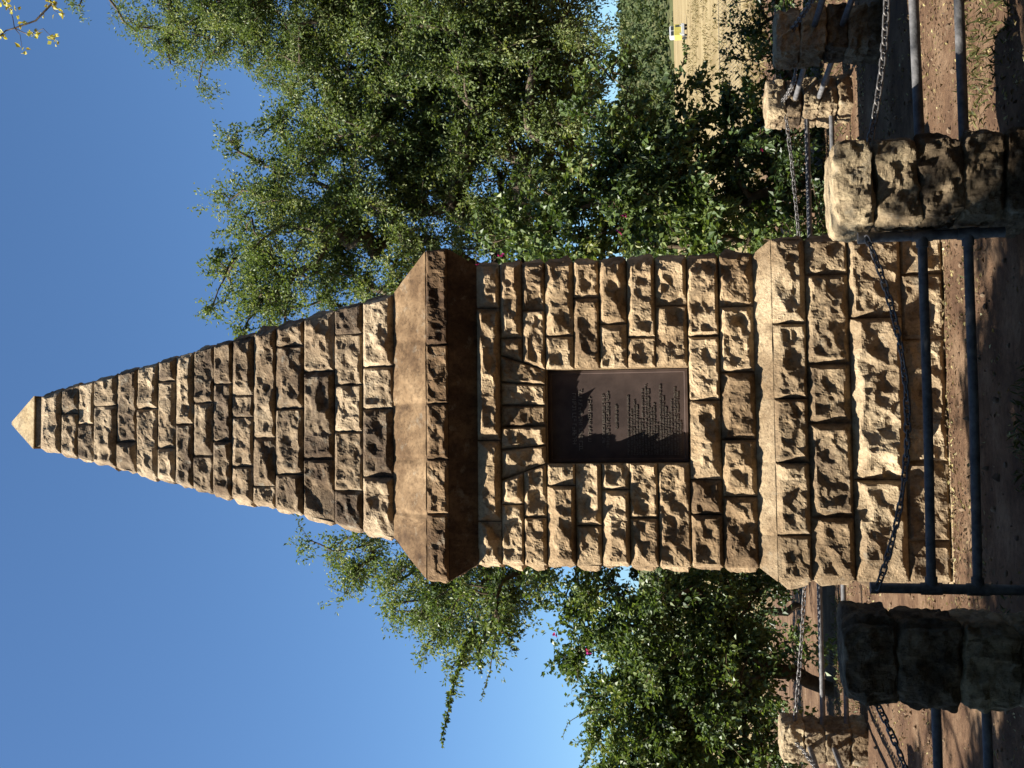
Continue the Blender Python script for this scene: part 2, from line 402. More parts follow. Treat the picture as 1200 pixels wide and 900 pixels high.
# --- cornice: weathered slope, rock faced fascia, splayed soffit
mb = MB(); rng = np.random.default_rng(8)
CZ = [3.60, 3.297, 3.140, 2.960]
loft(mb, [(1.006, CZ[3]), (1.006, CZ[3]+.004), (1.107, CZ[2])], .02, close=False)  # lowest tint paints shade into the soffit colour
core(mb, CZ[2]-.001, CZ[1], 1.107, 1.10, .2, .006, top=False)
fs = faces(CZ[1]+.004, CZ[0], 1.097, .853)
for k, f in enumerate(fs):       # hipped slope laid as dressed slabs with fine joints
    js = [hit(f, 480, y)[0] for y in (602, 538, 473, 400)] if k == 0 else [-.5, -.1, .35, .62]
    js = sorted(js); e0, e1 = 1.097, .853
    xs0 = [-e0]+js+[e0]; xs1 = [-e1]+js+[e1]
    for i in range(len(xs0)-1):
        nu, nv = 30, 22
        aa = np.linspace(0, 1, nu+1)[:, None]; bb = np.linspace(0, 1, nv+1)[None]
        X = (xs0[i]*(1-aa)+xs0[i+1]*aa)*(1-bb)+(xs1[i]*(1-aa)+xs1[i+1]*aa)*bb
        Z = (CZ[1]+.004+0*aa)*(1-bb)+CZ[0]*bb
        P = f.at(X, Z); ed = np.minimum(aa if i else 1, (1-aa) if i < len(xs0)-2 else 1)*np.ones_like(Z)*.4
        d = .006*fbm(P*5, 3, 4)+.003*fbm(P*22, 3, 5)-.005*(ed < .02)-.016*np.clip(fbm(P*11, 3, 8)-.12, 0, 1)*(bb < .08)
        mb.grid(P+f.n*d[..., None], rng.uniform(.35, .7), True)
ff = faces(CZ[2], CZ[1], 1.109, 1.100)
course(mb, ff, CZ[2], CZ[1], [hit(ff[0], 512, y)[0] for y in (602, 538, 473, 404)], rng, .03, .0105)
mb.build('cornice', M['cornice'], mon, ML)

# --- pedestal (die) with flat arch and plaque recess
DZ0, DZ1, DH = 1.137, 2.968, 1.007
fd = faces(DZ0, DZ1, DH, DH); f0 = fd[0]
mb = MB(); rng = np.random.default_rng(21)
hx = lambda X, Y: hit(f0, X, Y)
dX = [None, 587, 613, 640, 673.5, 704, 736.5, 770, 807.5, 845, None]
dz = [DZ1]+[hx(x, 487)[1] for x in dX[1:-1]]+[DZ0]
pxl, pzt = hx(638, 543); pxr, pzb = hx(806.5, 430)
pzt = dz[3]-.004; pzb = dz[8]+.002; REC = .072
frontJ = {0: [611, 516, 361], 7: None}
wedX_top = [418, 448, 475, 500, 527, 558]; 
def die_block(k, Ya, Yb, bg=.052):
    if 'p' in (Ya, Yb): bg = .036     # Ya > Yb : photo Y (left, right)
    Xm = (dX[k] or 556 if k else 570, dX[k+1] or 883)
    xm = (Xm[0]+Xm[1])/2
    xl = -DH if Ya is None else (pxr if Ya == 'p' else hx(xm, Ya)[0]); xr = DH if Yb is None else (pxl if Yb == 'p' else hx(xm, Yb)[0])
    block(mb, f0, xl, xr, xl, xr, dz[k+1], dz[k], rng, .088 if k == 0 else bg, .0115, corner=(Ya is None, Yb is None))
rows = {0: [None, 611, 516, 361, None], 8: [None, 603, 562, 469, 394, None], 9: [None, 582, 515, 436, 359, None]}
for k, ys in rows.items():
    for a, b in zip(ys[:-1], ys[1:]): die_block(k, a, b)
side = {1: ([None, 591, 'a'], ['b', 396, None]), 2: ([None, 606, 'a2'], ['b2', 364, None]),
        3: ([None, 569, 'p'], ['p', 394, None]), 4: ([None, 616, 'p'], ['p', 349, None]), 5: ([None, 574, 'p'], ['p', 380, None]),
        6: ([None, 607, 'p'], ['p', 395, None]), 7: ([None, 'p'], ['p', 358, None])}
# flat-arch voussoirs fan across rows 1-2
top = [hx(588, y)[0] for y in (563, 527, 500, 475, 448, 416)]
bot = [hx(638, y)[0] for y in (541, 522, 499, 475, 451, 430)]
bot[0] = pxl; bot[-1] = pxr
for i in range(5):
    block(mb, f0, bot[i], bot[i+1], top[i], top[i+1], dz[3], dz[1], rng, .036, .0115, gap=.007)
def arch_edge(z, left):
    t = (z-dz[3])/(dz[1]-dz[3]); j = 0 if left else -1
    return bot[j]*(1-t)+top[j]*t
for k in (1, 2):
    xm = (dX[k]+dX[k+1])/2
    for left, ys in ((True, side[k][0]), (False, side[k][1])):
        xs = []
        for y in ys:
            if y is None: xs.append((-DH,)*2 if left else (DH,)*2)
            elif isinstance(y, str): xs.append((arch_edge(dz[k+1], left), arch_edge(dz[k], left)))
            else: xs.append((hx(xm, y)[0],)*2)
        for i in range(len(xs)-1):
            block(mb, f0, xs[i][0], xs[i+1][0], xs[i][1], xs[i+1][1], dz[k+1], dz[k], rng, .045, .0115, corner=(left and i == 0, (not left) and i == len(xs)-2))
for k in range(3, 8):
    for ys in side[k]:
        for a, b in zip(ys[:-1], ys[1:]): die_block(k, a, b)
for k in range(10):
    course(mb, fd, dz[k+1], dz[k], [], rng, .045, .02, front=False)
# joint backing: three plain sides, and a front with the plaque recess left open
g = .012
def fpt(x, z, d): return f0.at(np.array(float(x)), np.array(float(z)))+f0.n*d
def frect(x0, x1, z0, z1, d, tint=.2): mb.quad(fpt(x0, z0, d), fpt(x1, z0, d), fpt(x1, z1, d), fpt(x0, z1, d), tint)
frect(-DH+g, pxl, DZ0, DZ1, -g); frect(pxr, DH-g, DZ0, DZ1, -g); frect(pxl, pxr, DZ0, pzb, -g); frect(pxl, pxr, pzt, DZ1, -g)
mb.quad(fpt(pxl, pzb, -g), fpt(pxl, pzt, -g), fpt(pxl, pzt, -REC), fpt(pxl, pzb, -REC), .6)
mb.quad(fpt(pxr, pzt, -g), fpt(pxr, pzb, -g), fpt(pxr, pzb, -REC), fpt(pxr, pzt, -REC), .6)
mb.quad(fpt(pxl, pzt, -g), fpt(pxr, pzt, -g), fpt(pxr, pzt, -REC), fpt(pxl, pzt, -REC), .5)
mb.quad(fpt(pxr, pzb, .004), fpt(pxl, pzb, .004), fpt(pxl, pzb, -REC), fpt(pxr, pzb, -REC), .8)
for k in (1, 2, 3):
    a = ring(DH-g, DZ0); b = ring(DH-g, DZ1)
    mb.quad(a[k], a[(k+1) % 4], b[(k+1) % 4], b[k], .2)
mb.build('pedestal', M['die'], mon, ML)
# --- plaque
mb = MB()
pd = -REC+.022
n = 3
frect_pts = lambda x0, x1, z0, z1, d: [fpt(x0, z0, d), fpt(x1, z0, d), fpt(x1, z1, d), fpt(x0, z1, d)]
x0, x1, z0, z1 = pxl+.002, pxr-.002, pzb+.002, pzt-.002
A = frect_pts(x0, x1, z0, z1, -REC+.001); Bq = frect_pts(x0+.004, x1-.004, z0+.004, z1-.004, pd)
Cq = frect_pts(x0+.022, x1-.022, z0+.022, z1-.022, pd); Dq = frect_pts(x0+.026, x1-.026, z0+.026, z1-.026, pd-.006)
mb.add(A+Bq+Cq+Dq, [[i+o, (i+1) % 4+o, (i+1) % 4+4+o, i+4+o] for o in (0, 4, 8) for i in range(4)]+[[12, 13, 14, 15]], .5)
plq = mb.build('plaque', M['bronze'], mon, ML)
mb = MB(); rng = np.random.default_rng(3)
px2 = (pzt-pzb)/168.0
lines = [(.19, .6, .026), (.235, .74, .024), (.30, .55, .020), (.40, .58, .018), (.43, .68, .018), (.49, .3, .014)]
v = .575
for k in range(19):
    lines.append((v, [.72, .55, .66, .6, .42, .78, .84, .8, .55, .62, .38, .84, .7, .58, .5, .66, .8, .74, .4][k], .0115)); v += .0195 if k % 5 else .024
for (tv, wd, hh) in lines:
    zc = z1-(z1-z0)*tv; left = x0+.05 if tv > .5 else x0+(x1-x0)*(1-wd)/2
    x = left; end = left+(x1-x0-.07)*wd
    while x < end:
        wl = rng.integers(2, 9)
        for q in range(wl):
            cw = hh*rng.uniform(.45, .7); st = hh*.16
            for kind in rng.choice(5, size=rng.integers(2, 4), replace=False):
                bx = {0: (x+st/2, zc, st/2, hh/2), 1: (x+cw-st/2, zc, st/2, hh/2), 2: (x+cw/2, zc+hh/2-st/2, cw/2, st/2), 3: (x+cw/2, zc-hh/2+st/2, cw/2, st/2), 4: (x+cw/2, zc, cw/2, st/2)}[int(kind)]
                p = frect_pts(bx[0]-bx[2], bx[0]+bx[2], bx[1]-bx[3], bx[1]+bx[3], pd-.003)
                pb = frect_pts(bx[0]-bx[2], bx[0]+bx[2], bx[1]-bx[3], bx[1]+bx[3], pd-.0062)
                mb.add(pb+p, [[0, 1, 5, 4], [1, 2, 6, 5], [2, 3, 7, 6], [3, 0, 4, 7], [4, 5, 6, 7]], rng.random())
            x += cw+hh*.18
            if x > end: break
        x += hh*.5
mb.build('lettering', M['bronze_text'], plq)
bpy.data.objects['lettering'].data.transform(Matrix.Translation((0, -YC, 0)))

# --- plinth (chamfered course) and base courses
mb = MB(); rng = np.random.default_rng(33)
PZ = [1.14, 1.032, .822, .56, .245, 0.0]
fp = faces(PZ[1], PZ[0], 1.082, 1.004)
for k, f in enumerate(fp):
    js = [hit(f, 895, y)[0] for y in (627, 542, 467, 379)] if k == 0 else [-.55, -.1, .4]
    js = sorted(js); xs0 = [-1.082]+js+[1.082]; xs1 = [-1.004]+js+[1.004]
    for i in range(len(xs0)-1):
        aa = np.linspace(0, 1, 15)[:, None]; bb = np.linspace(0, 1, 7)[None]
        X = (xs0[i]*(1-aa)+xs0[i+1]*aa)*(1-bb)+(xs1[i]*(1-aa)+xs1[i+1]*aa)*bb; Z = PZ[1]*(1-bb)+PZ[0]*bb+0*aa
        P = f.at(X, Z); ed = np.minimum(aa if i else 1, (1-aa) if i < len(xs0)-2 else 1)*np.ones_like(Z)
        mb.grid(P+f.n*(.005*fbm(P*7, 3, 4)+.003*fbm(P*22, 3, 5)-.006*(ed < .03))[..., None], rng.uniform(.55, .9), True)
mb.quad(*ring(1.0, PZ[0]-.002), .4)
core(mb, PZ[2], PZ[1], 1.082, 1.082, .2, .012, top=False)
f1 = faces(PZ[2], PZ[1], 1.08, 1.08)
course(mb, f1, PZ[2], PZ[1], [hit(f1[0], 927, y)[0] for y in (627, 542, 467, 379)], rng, .055, .0115)
mb.build('plinth', M['base'], mon, ML)
mb = MB()
core(mb, 0-.2, PZ[2], 1.08, 1.08, .2, .012)
baseJ = [(972, (606, 495.5, 426.6, 321.5), .055), (1029, (562, 372), .065), (1084, (634, 541, 398, 321), .04)]
for k, (X, js, bg) in enumerate(baseJ):
    hh = [1.072, 1.075, 1.072][k]
    fb = faces(PZ[k+3], PZ[k+2], hh, hh)
    course(mb, fb, PZ[k+3], PZ[k+2], [hit(fb[0], X, y)[0] for y in js], rng, bg, .0115, lo=.4, hi=.8)
f3 = faces(-.2, 0, 1.10, 1.10); course(mb, f3, -.25, .0, [], rng, .03, .03, lo=.4, hi=.8)
mb.build('base', M['base'], mon, ML)

# ------------------------------------------------------------------ stone pillars
def rough_stone(mb, c, half, rng, n=34, seed=0):
    c = np.asarray(c, float); half = np.asarray(half, float)
    t = np.linspace(-1, 1, n+1); t = np.sign(t)*np.abs(t)**.85
    A, Bm = np.meshgrid(t, t, indexing='ij'); one = np.ones_like(A)
    tint = rng.uniform(.1, .9)
    tilt = rng.normal(0, .03, 3)
    pl = [(rng.normal(size=3), rng.uniform(1.0, 1.18)) for _ in range(16)]
    for ax in range(3):
        for sg in (-1, 1):
            P = np.zeros(A.shape+(3,)); P[..., ax] = sg*one; P[..., (ax+1) % 3] = A*sg; P[..., (ax+2) % 3] = Bm
            r = (np.abs(P)**24.0).sum(-1)**(1/24.0); Q = P/r[..., None]
            zz = np.clip(1-np.abs(P[..., 2])**3, 0, 1)
            W = Q*half
            W[..., 0] += Q[..., 0]*.010*zz; W[..., 1] += Q[..., 1]*.010*zz
            for nrm, off in pl:
                nn = nrm/np.linalg.norm(nrm)
                ext = np.abs(nn*half).sum()*off*.86
                e = np.maximum(0, W@nn-ext); W = W-e[..., None]*nn
            if ax < 2:
                o1 = (ax+1) % 3; o2 = (ax+2) % 3
                hz = A if o1 == 2 else Bm; hx_ = Bm if o1 == 2 else A
                S = (hx_*(sg if o1 != 2 else 1)+1)*half[1-ax]; T = (hz*(sg if o1 == 2 else 1)+1)*half[2]
                d = rock(S, T, 2*half[1-ax], 2*half[2], rng, .024, (False, False), W+c+seed, 1.7)
                W[..., ax] += sg*np.maximum(d, 0)*.8
            dirn = Q/np.linalg.norm(Q, axis=-1)[..., None]
            W = W+dirn*(.009*fbm((W+c)*6+seed, 3, seed)+.012*(ridge((W+c)*12+seed, seed+5)-.5)+.007*fbm((W+c)*34, 2, seed+9))[..., None]
            W[..., 2] += W[..., 0]*tilt[0]+W[..., 1]*tilt[1]
            mb.grid(W+c, tint)
def pillar(x, y, top, label, w=.215, rot=0.0, courses=4, seed=0, z0=-.06):
    rng = np.random.default_rng(100+seed)
    mb = MB(); hs = rng.uniform(.85, 1.15, courses); hs = hs/hs.sum()*(top-z0); z = z0
    for k in range(courses):
        hw = w*1.06*rng.uniform(.96, 1.03)
        rough_stone(mb, (rng.normal(0, .006), rng.normal(0, .006), z+hs[k]/2), (hw, hw*rng.uniform(.95, 1.05), hs[k]/2+.004), rng, 32, seed*7+k)
        z += hs[k]
    mb.box((0, 0, (top+z0)/2), (w*.86, w*.86, (top-z0)/2-.03), .2)
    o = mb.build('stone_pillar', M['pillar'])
    o.location = (x, y, 0); o.rotation_euler = (0, 0, rot)
    return tag(o, label, 'pillar', 'stone pillars around the monument')
PX = dict(FR=(1.03, 5.02), FL=(-1.13, 5.0), RN=(3.08, 8.6), RF=(3.03, 10.25), LF=(-3.12, 10.25), CR=(3.25, 5.15), CL=(-3.3, 5.0), LN=(-3.3, 7.8))
pillar(*PX['FR'], .865, 'rough brown stone pillar with one sunlit side, at the right end of the pipe gate', .172, .03, 5, 1)
pillar(*PX['FL'], .865, 'stone pillar standing wholly in dark shade at the left end of the pipe gate', .164, -.04, 4, 2)
pillar(*PX['RN'], .83, 'black-looking pillar in the monument\'s shadow, in front of the sunlit far right pillar', .162, .1, 5, 3)
pillar(*PX['RF'], .795, 'small sunlit pale pillar at the far right corner with chain hooked on it', .155, .25, 5, 4)
pillar(*PX['LF'], .785, 'sunlit brown pillar at the far left corner before the leafy shrub', .158, -.1, 4, 5)
pillar(*PX['CR'], .86, 'stone pillar at the right front corner where the front rails end', .17, .05, 4, 6)
pillar(*PX['CL'], .86, 'stone pillar at the left front corner where the front rails end', .17, -.05, 4, 7)
pillar(*PX['LN'], .85, 'stone pillar halfway along the left side rails', .17, .02, 4, 8)

# ------------------------------------------------------------------ pipe rails, gate, chains
def rail_thing(a, b, zs, label, r=.023, sag=.0):
    a = np.array(a, float); b = np.array(b, float)
    t = thing('pipe_railing', ((a[0]+b[0])/2, (a[1]+b[1])/2, 0), label, 'railing', 'pipe railings between the pillars')
    for za, zb in zs:
        mb = MB(); mb.tube([(a[0], a[1], za), ((a[0]+b[0])/2, (a[1]+b[1])/2, (za+zb)/2-sag), (b[0], b[1], zb)], r, 14)
        mb.build('rail', M['pipe'], t, tuple(t.location))
    return t
def link_mesh(mb, p, d, side, L, W, r):
    n = 14; ang = np.arange(n)*2*math.pi/n
    lx = np.cos(ang); ly = np.sin(ang)
    st = (L-W)/2
    pts = [p + d*(lx[i]*W/2+(st if lx[i] > 0 else -st)) + side*(ly[i]*W/2) for i in range(n)]
    pts.append(pts[0])
    pts = np.array(pts); m = len(pts); k = 6; v = []
    for i in range(m-1):
        tg = pts[(i+1) % (m-1)]-pts[i-1 if i else m-2]; tg /= np.linalg.norm(tg)
        nn = np.cross(d, side); nn /= np.linalg.norm(nn); bb = np.cross(tg, nn)
        for j in range(k):
            a = 2*math.pi*j/k; v.append(pts[i]+r*(math.cos(a)*nn+math.sin(a)*bb))
    f = [[i*k+j, i*k+(j+1) % k, ((i+1) % (m-1))*k+(j+1) % k, ((i+1) % (m-1))*k+j] for i in range(m-1) for j in range(k)]
    mb.add(v, f, .5, True)
def chain_thing(a, b, sag, label, pitch=.036, W=.027, r=.0048, low=.5):
    a = np.array(a, float); b = np.array(b, float)
    u = np.linspace(0, 1, 400)[:, None]
    pw = math.log(.5)/math.log(low)
    s = u[:, 0]**pw
    P = a+(b-a)*u-np.array([0, 0, 1.0])*(sag*4*s*(1-s))[:, None]
    L = np.concatenate([[0], np.cumsum(np.linalg.norm(np.diff(P, axis=0), axis=1))])
    n = int(L[-1]/pitch); mb = MB(); rng = np.random.default_rng(int(abs(a[0]*100)+abs(b[1]*37)))
    for i in range(n):
        sdist = (i+.5)*L[-1]/n
        p = np.array([np.interp(sdist, L, P[:, k]) for k in range(3)]); q = np.array([np.interp(min(sdist+.005, L[-1]), L, P[:, k]) for k in range(3)])
        q0 = np.array([np.interp(max(sdist-.005, 0), L, P[:, k]) for k in range(3)])
        d = q-q0; d /= np.linalg.norm(d)
        up = np.array([0, 0, 1.0]) if abs(d[2]) < .9 else np.array([1., 0, 0])
        s1 = np.cross(d, up); s1 /= np.linalg.norm(s1); s2 = np.cross(s1, d)
        an = (math.pi/4 if i % 2 else -math.pi/4)+rng.normal(0, .22)
        link_mesh(mb, p, d, s1*math.cos(an)+s2*math.sin(an), pitch*1.42, W, r)
    loc = tuple((a+b)/2); loc = (loc[0], loc[1], 0)
    o = mb.build('chain', M['chain'], None, loc)
    return tag(o, label, 'chain', 'chains hung between the pillars')

gy = 4.93
gl = survey(1093, 690, gy); gr = survey(1079, 276, gy); gl2 = survey(1148, 690, gy); gr2 = survey(1132, 276, gy)
gate = thing('pipe_gate', ((gl[0]+gr[0])/2, gy, 0), 'grey pipe gate of two stiles and two rails before the monument', 'gate')
GL = tuple(gate.location)
zt = (gl[2]+gr[2])/2; zb_ = (gl2[2]+gr2[2])/2
topz = survey(1006, 275, gy)[2]; topl = survey(1021, 690, gy)[2]
for x, zt_, zlow in ((gr[0], topz, survey(1177, 272, gy)[2]), (gl[0], topl, .06)):
    mb = MB(); mb.tube([(x, gy, zlow), (x, gy, zt_)], .0235, 16)
    st = mb.build('stile', M['pipe'], gate, GL)
    mb = MB()
    for za_, zb2_, rr in ((zt-.045, zt+.045, .0285), (zb_-.045, zb_+.045, .0285), (zt_-.03, zt_+.004, .027)):
        mb = MB(); mb.tube([(x, gy, za_), (x, gy, zb2_)], rr, 16); mb.build('pipe_fitting', M['pipe'], st, GL)
for za, zb2 in ((gl[2], gr[2]), (gl2[2], gr2[2])):
    mb = MB(); mb.tube([(gl[0], gy, zt if za == gl[2] else zb_), ((gl[0]+gr[0])/2, gy-.004, (zt if za == gl[2] else zb_)-.004), (gr[0], gy, zt if za == gl[2] else zb_)], .0215, 14)
    for x, sgn in ((gl[0], 1), (gr[0], -1)):
        zz = zt if za == gl[2] else zb_
        mb.tube([(x, gy, zz), (x+sgn*.055, gy, zz)], .0275, 14)
    mb.build('rail', M['pipe'], gate, GL)

r1a = survey(1078, 165, 5.0); r1b = survey(1070, 0, 5.05); r2a = survey(1130, 165, 5.0); r2b = survey(1123, 0, 5.05)
def ext(p, q, x):
    t = (x-p[0])/(q[0]-p[0]); return p+(q-p)*t
e1 = ext(r1a, r1b, 3.1); e2 = ext(r2a, r2b, 3.1)
s1 = ext(r1a, r1b, 1.15); s2 = ext(r2a, r2b, 1.15)
rail_thing((1.15, 5.0), (3.15, 5.1), [(s1[2], e1[2]), (s2[2], e2[2])], 'two blue-grey pipe rails crossing sunlit earth, running right from the half-sunlit pillar', .0235)
l1 = survey(1097, 850, 5.0); l2 = survey(1156, 850, 5.0)
rail_thing((-1.25, 5.0), (-3.2, 5.0), [(l1[2], l1[2]-.02), (l2[2], l2[2]-.02)], 'two grey pipe rails running left out of the dark shaded pillar', .0215)
yb = 10.2
bl1 = survey(962, 760, yb); br1 = survey(947, 200, yb); bl2 = survey(990, 760, yb); br2 = survey(976, 200, yb)
def lin(p, q, x): return p[2]+(q[2]-p[2])*(x-p[0])/(q[0]-p[0])
rail_thing((-3.0, yb), (2.9, yb), [(lin(bl1, br1, -3), lin(bl1, br1, 2.9)), (lin(bl2, br2, -3), lin(bl2, br2, 2.9))], 'bright pipe rails passing behind the monument before the shrubs', .024)
rail_thing((3.05, 8.7), (3.02, 10.1), [(.53, .53), (.31, .31)], 'short sunlit pipe rails between the black-looking pillar and the far right pillar', .024)
rail_thing((3.2, 5.25), (3.1, 8.45), [(.47, .53), (.26, .31)], 'pipe rails leading forward from the black-looking pillar along the right side', .024)
rail_thing((-3.14, 10.1), (-3.28, 7.95), [(.53, .50), (.31, .28)], 'pipe rails running toward the viewer from the far left pillar', .024)
rail_thing((-3.3, 7.65), (-3.3, 5.15), [(.50, .47), (.28, .26)], 'pipe rails along the left side near the front corner', .024)

ca = survey(1010, 281, gy); cb = survey(1030, 690, gy)
chain_thing((gl[0], gy-.03, topl-.02), (gr[0], gy-.03, topz-.03), .155, 'dark chain sagging between the gate stiles across the monument base', .036, .027, .0048)
k1 = survey(1023, 165, 5.0); k2 = survey(1040, 0, 5.05)
chain_thing((1.2, 5.0, k1[2]+.03), (3.1, 5.1, k1[2]+.03), .12, 'chain with a few sunlit links against the black shadow beside the half-sunlit pillar', .036, .027, .0048)
chain_thing((-1.3, 4.98, survey(1020, 808, 5)[2]), (-3.15, 5, .62), .2, 'chain drooping left of the dark shaded pillar over striped earth', .036, .027, .0048)
cc = survey(921, 152, yb)
chain_thing((2.88, yb-.05, cc[2]), (-2.95, yb-.05, .66), .16, 'long pale chain sagging behind the monument between the two far pillars', .042, .034, .006)
chain_thing((3.08, 8.7, .72), (3.0, 10.1, .66), .10, 'short chain slanting from the far right pillar to the black-looking one', .042, .034, .006)
chain_thing((3.2, 5.25, .75), (3.08, 8.5, .72), .2, 'chain along the right side reaching the black-looking pillar', .042, .034, .006)
chain_thing((-3.1, 10.1, .66), (-3.25, 7.95, .70), .16, 'chain hanging across the face of the far left pillar', .042, .034, .006)

# ------------------------------------------------------------------ ground, hill, field
zf = survey(790, 38, 170)[2]
def gheight(x, y):
    z = .02*fbm(np.stack([x*.8, y*.8, 0*x], -1), 3, 2)
    rise = np.clip((y-32)/(170-32), 0, 1.6)
    z = z*np.clip((y+40)/60, .5, 2) + rise*zf*np.where(y > 0, 1, 0)
    return z
mb = MB()
def spaced(lo, hi, n, p):
    t = np.linspace(-1, 1, n); return np.sign(t)*np.abs(t)**p*hi
xs = np.unique(np.concatenate([spaced(-1, 700, 90, 3), np.arange(-5, 5, .12)]))
ys = np.unique(np.concatenate([np.linspace(3.5, 12, 90), spaced(-1, 700, 90, 3)]))
GX, GY = np.meshgrid(xs, ys, indexing='ij')
GZ = gheight(GX, GY)+.006*fbm(np.stack([GX*6, GY*6, 0*GX], -1), 3, 7)*(np.abs(GX) < 6)
mb.grid(np.stack([GX, GY, GZ], -1), .5, True)
tag(mb.build('ground', M['ground']), 'bare reddish brown earth around the monument turning into dry straw-coloured field', 'ground', kind='structure')
# scrub-covered hill beyond the field
mb = MB()
zt_h = survey(737, 20, 300)[2]
hxs = np.linspace(-260, 420, 70); hys = np.linspace(172, 420, 40)
HX, HY = np.meshgrid(hxs, hys, indexing='ij')
prof = np.clip((HY-172)/128, 0, 1)
HZ = zf*.98-.6+(zt_h-zf)*np.sin(prof*math.pi/2)+3*fbm(np.stack([HX*.02, HY*.02, 0*HX], -1), 3, 5)*prof
mb.grid(np.stack([HX, HY, HZ], -1), .5, True)
tag(mb.build('hill', M['hill']), 'green scrubby hill rising beyond the dry field', 'hill', kind='structure')

# ------------------------------------------------------------------ foliage
def leaves(mb, P, D, L, W, rng, tint, droop=.3):
    """P leaf bases, D unit growth directions"""
    n = len(P)
    up = rng.normal(size=(n, 3))*.6+np.array([0, 0, 1.0])
    side = np.cross(D, up); side /= np.linalg.norm(side, axis=1)[:, None]+1e-9
    nrm = np.cross(side, D)
    L = L*rng.uniform(.65, 1.25, n)[:, None]; W = W*rng.uniform(.7, 1.2, n)[:, None]
    mid = P+D*L*.45; tip = P+D*L-nrm*L*droop*.4
    a = mid+side*W*.5+nrm*W*.16; b = mid-side*W*.5+nrm*W*.16
    V = np.stack([P, a, tip, b], 1).reshape(-1, 3); i = np.arange(n)*4
    F = np.concatenate([np.stack([i, i+1, i+2], 1), np.stack([i, i+2, i+3], 1)])
    t = np.clip(tint, 0, 1)
    mb.add(V, F, np.concatenate([t, t]), False)
def unit(v): return v/(np.linalg.norm(v, axis=-1, keepdims=True)+1e-9)

def skeleton(base, top, clumps, rng, r_tip=.006, r_base=.12, bend=.12, fork=3):
    """branches joined from the trunk outwards to every clump; returns tubes"""
    base = np.array(base, float); top = np.array(top, float)
    pts = [base+(top-base)*t+np.array([*rng.normal(0, .03, 2), 0])*(t > 0) for t in np.linspace(0, 1, 7)]
    par = [-1]+list(range(6)); leafn = []
    order = sorted(range(len(clumps)), key=lambda k: np.linalg.norm(clumps[k]-top))
    for k in order:
        c = clumps[k]; Pn = np.array(pts)
        w = np.linalg.norm(Pn-c, axis=1)+np.where(np.arange(len(pts)) < fork, 6, 0)+.9*np.maximum(0, Pn[:, 2]-c[2])
        j = int(np.argmin(w)); p0 = Pn[j]; d = c-p0; n = max(2, int(np.linalg.norm(d)/.35)); last = j
        off = rng.normal(0, bend*.7, 3)*np.linalg.norm(d)*.5
        for t in np.linspace(0, 1, n+1)[1:]:
            pts.append(p0+d*t+off*math.sin(t*math.pi)+np.array([0, 0, .08*np.linalg.norm(d)*math.sin(t*math.pi)])); par.append(last); last = len(pts)-1
        leafn.append(last)
    cnt = np.zeros(len(pts))
    for l in leafn:
        while l >= 0: cnt[l] += 1; l = par[l]
    tot = max(1, cnt[0]); rad = np.maximum(r_tip, r_base*(np.maximum(cnt, 1)/tot)**.45)
    return np.array(pts), par, rad
def branch_mesh(pts, par, rad, n=6):
    mb = MB(); kids = {}
    for i, p in enumerate(par): kids.setdefault(p, []).append(i)
    started = set()
    def chain_from(i):
        seq = [i]
        while i in kids and kids[i]:
            nx = max(kids[i], key=lambda k: rad[k]); seq.append(nx); i = nx
        return seq
    stack = [(0, None)]
    while stack:
        i, p = stack.pop(); seq = chain_from(i)
        for a in seq:
            if a in kids:
                for k in kids[a]:
                    if k not in seq: stack.append((k, a))
        full = ([p] if p is not None else [])+seq
        if len(full) > 1:
            r = rad[full].copy()
            if p is not None: r[0] = min(r[0], r[1]*1.15)
            mb.tube(pts[full], r, 10 if r.max() > .04 else n)
    return mb
def clump_leaves(mb, c, R, n, L, W, rng, outward, twb=None, base_tint=.5, droop=.3, hang=0.0, spread=.34):
    nt = max(3, n//14)
    D = unit(rng.normal(size=(nt, 3))*np.array([1, 1, .8])+outward*.8+np.array([0, 0, .15-hang]))
    ln = R*rng.uniform(.55, 1.25, nt)
    k = rng.integers(0, nt, n); t = rng.uniform(.15, 1, n)
    P = c+D[k]*(ln[k]*t)[:, None]+rng.normal(0, R*.09, (n, 3))
    P[:, 2] -= hang*R*t*t*.5
    LD = unit(D[k]*.7+rng.normal(size=(n, 3))*.75+np.array([0, 0, -.15]))
    tb = base_tint+rng.normal(0, .12)
    leaves(mb, P, LD, L, W, rng, tb+rng.normal(0, .17, n), droop)
    if twb is not None:
        for q in range(min(nt, 3)):
            twb.tube([c, c+D[q]*ln[q]*.5+np.array([0, 0, -hang*R*.1]), c+D[q]*ln[q]*.97+np.array([0, 0, -hang*R*.45])], [.004, .003, .0015], 4, cap=False)
def lobes_to_clumps(lobes, rng, spacing):
    """lobes: (centre, radii) ellipsoids -> clump centres with outward directions"""
    C = []; O = []; tree_c = np.mean([l[0] for l in lobes], axis=0)
    for c, r, dens in lobes:
        n = int(dens*4.2*r[0]*r[1]*r[2]/spacing**3)+1
        v = unit(rng.normal(size=(n, 3)))*(rng.uniform(.15, 1, n)**.45)[:, None]
        p = c+v*np.array(r)*(1+.25*rng.normal(size=(n, 1))*.5)
        C.append(p); O.append(unit(v+.35*unit(p-tree_c)))
    return np.concatenate(C), np.concatenate(O)
def lobe(X, Y, y, rp, dy=None, dens=1.0, asp=1.0):
    c = survey(X, Y, y); k = rp/1200*np.dot(c-CPOS, CF)
    return (c, (k*asp, (dy if dy else k), k), dens)

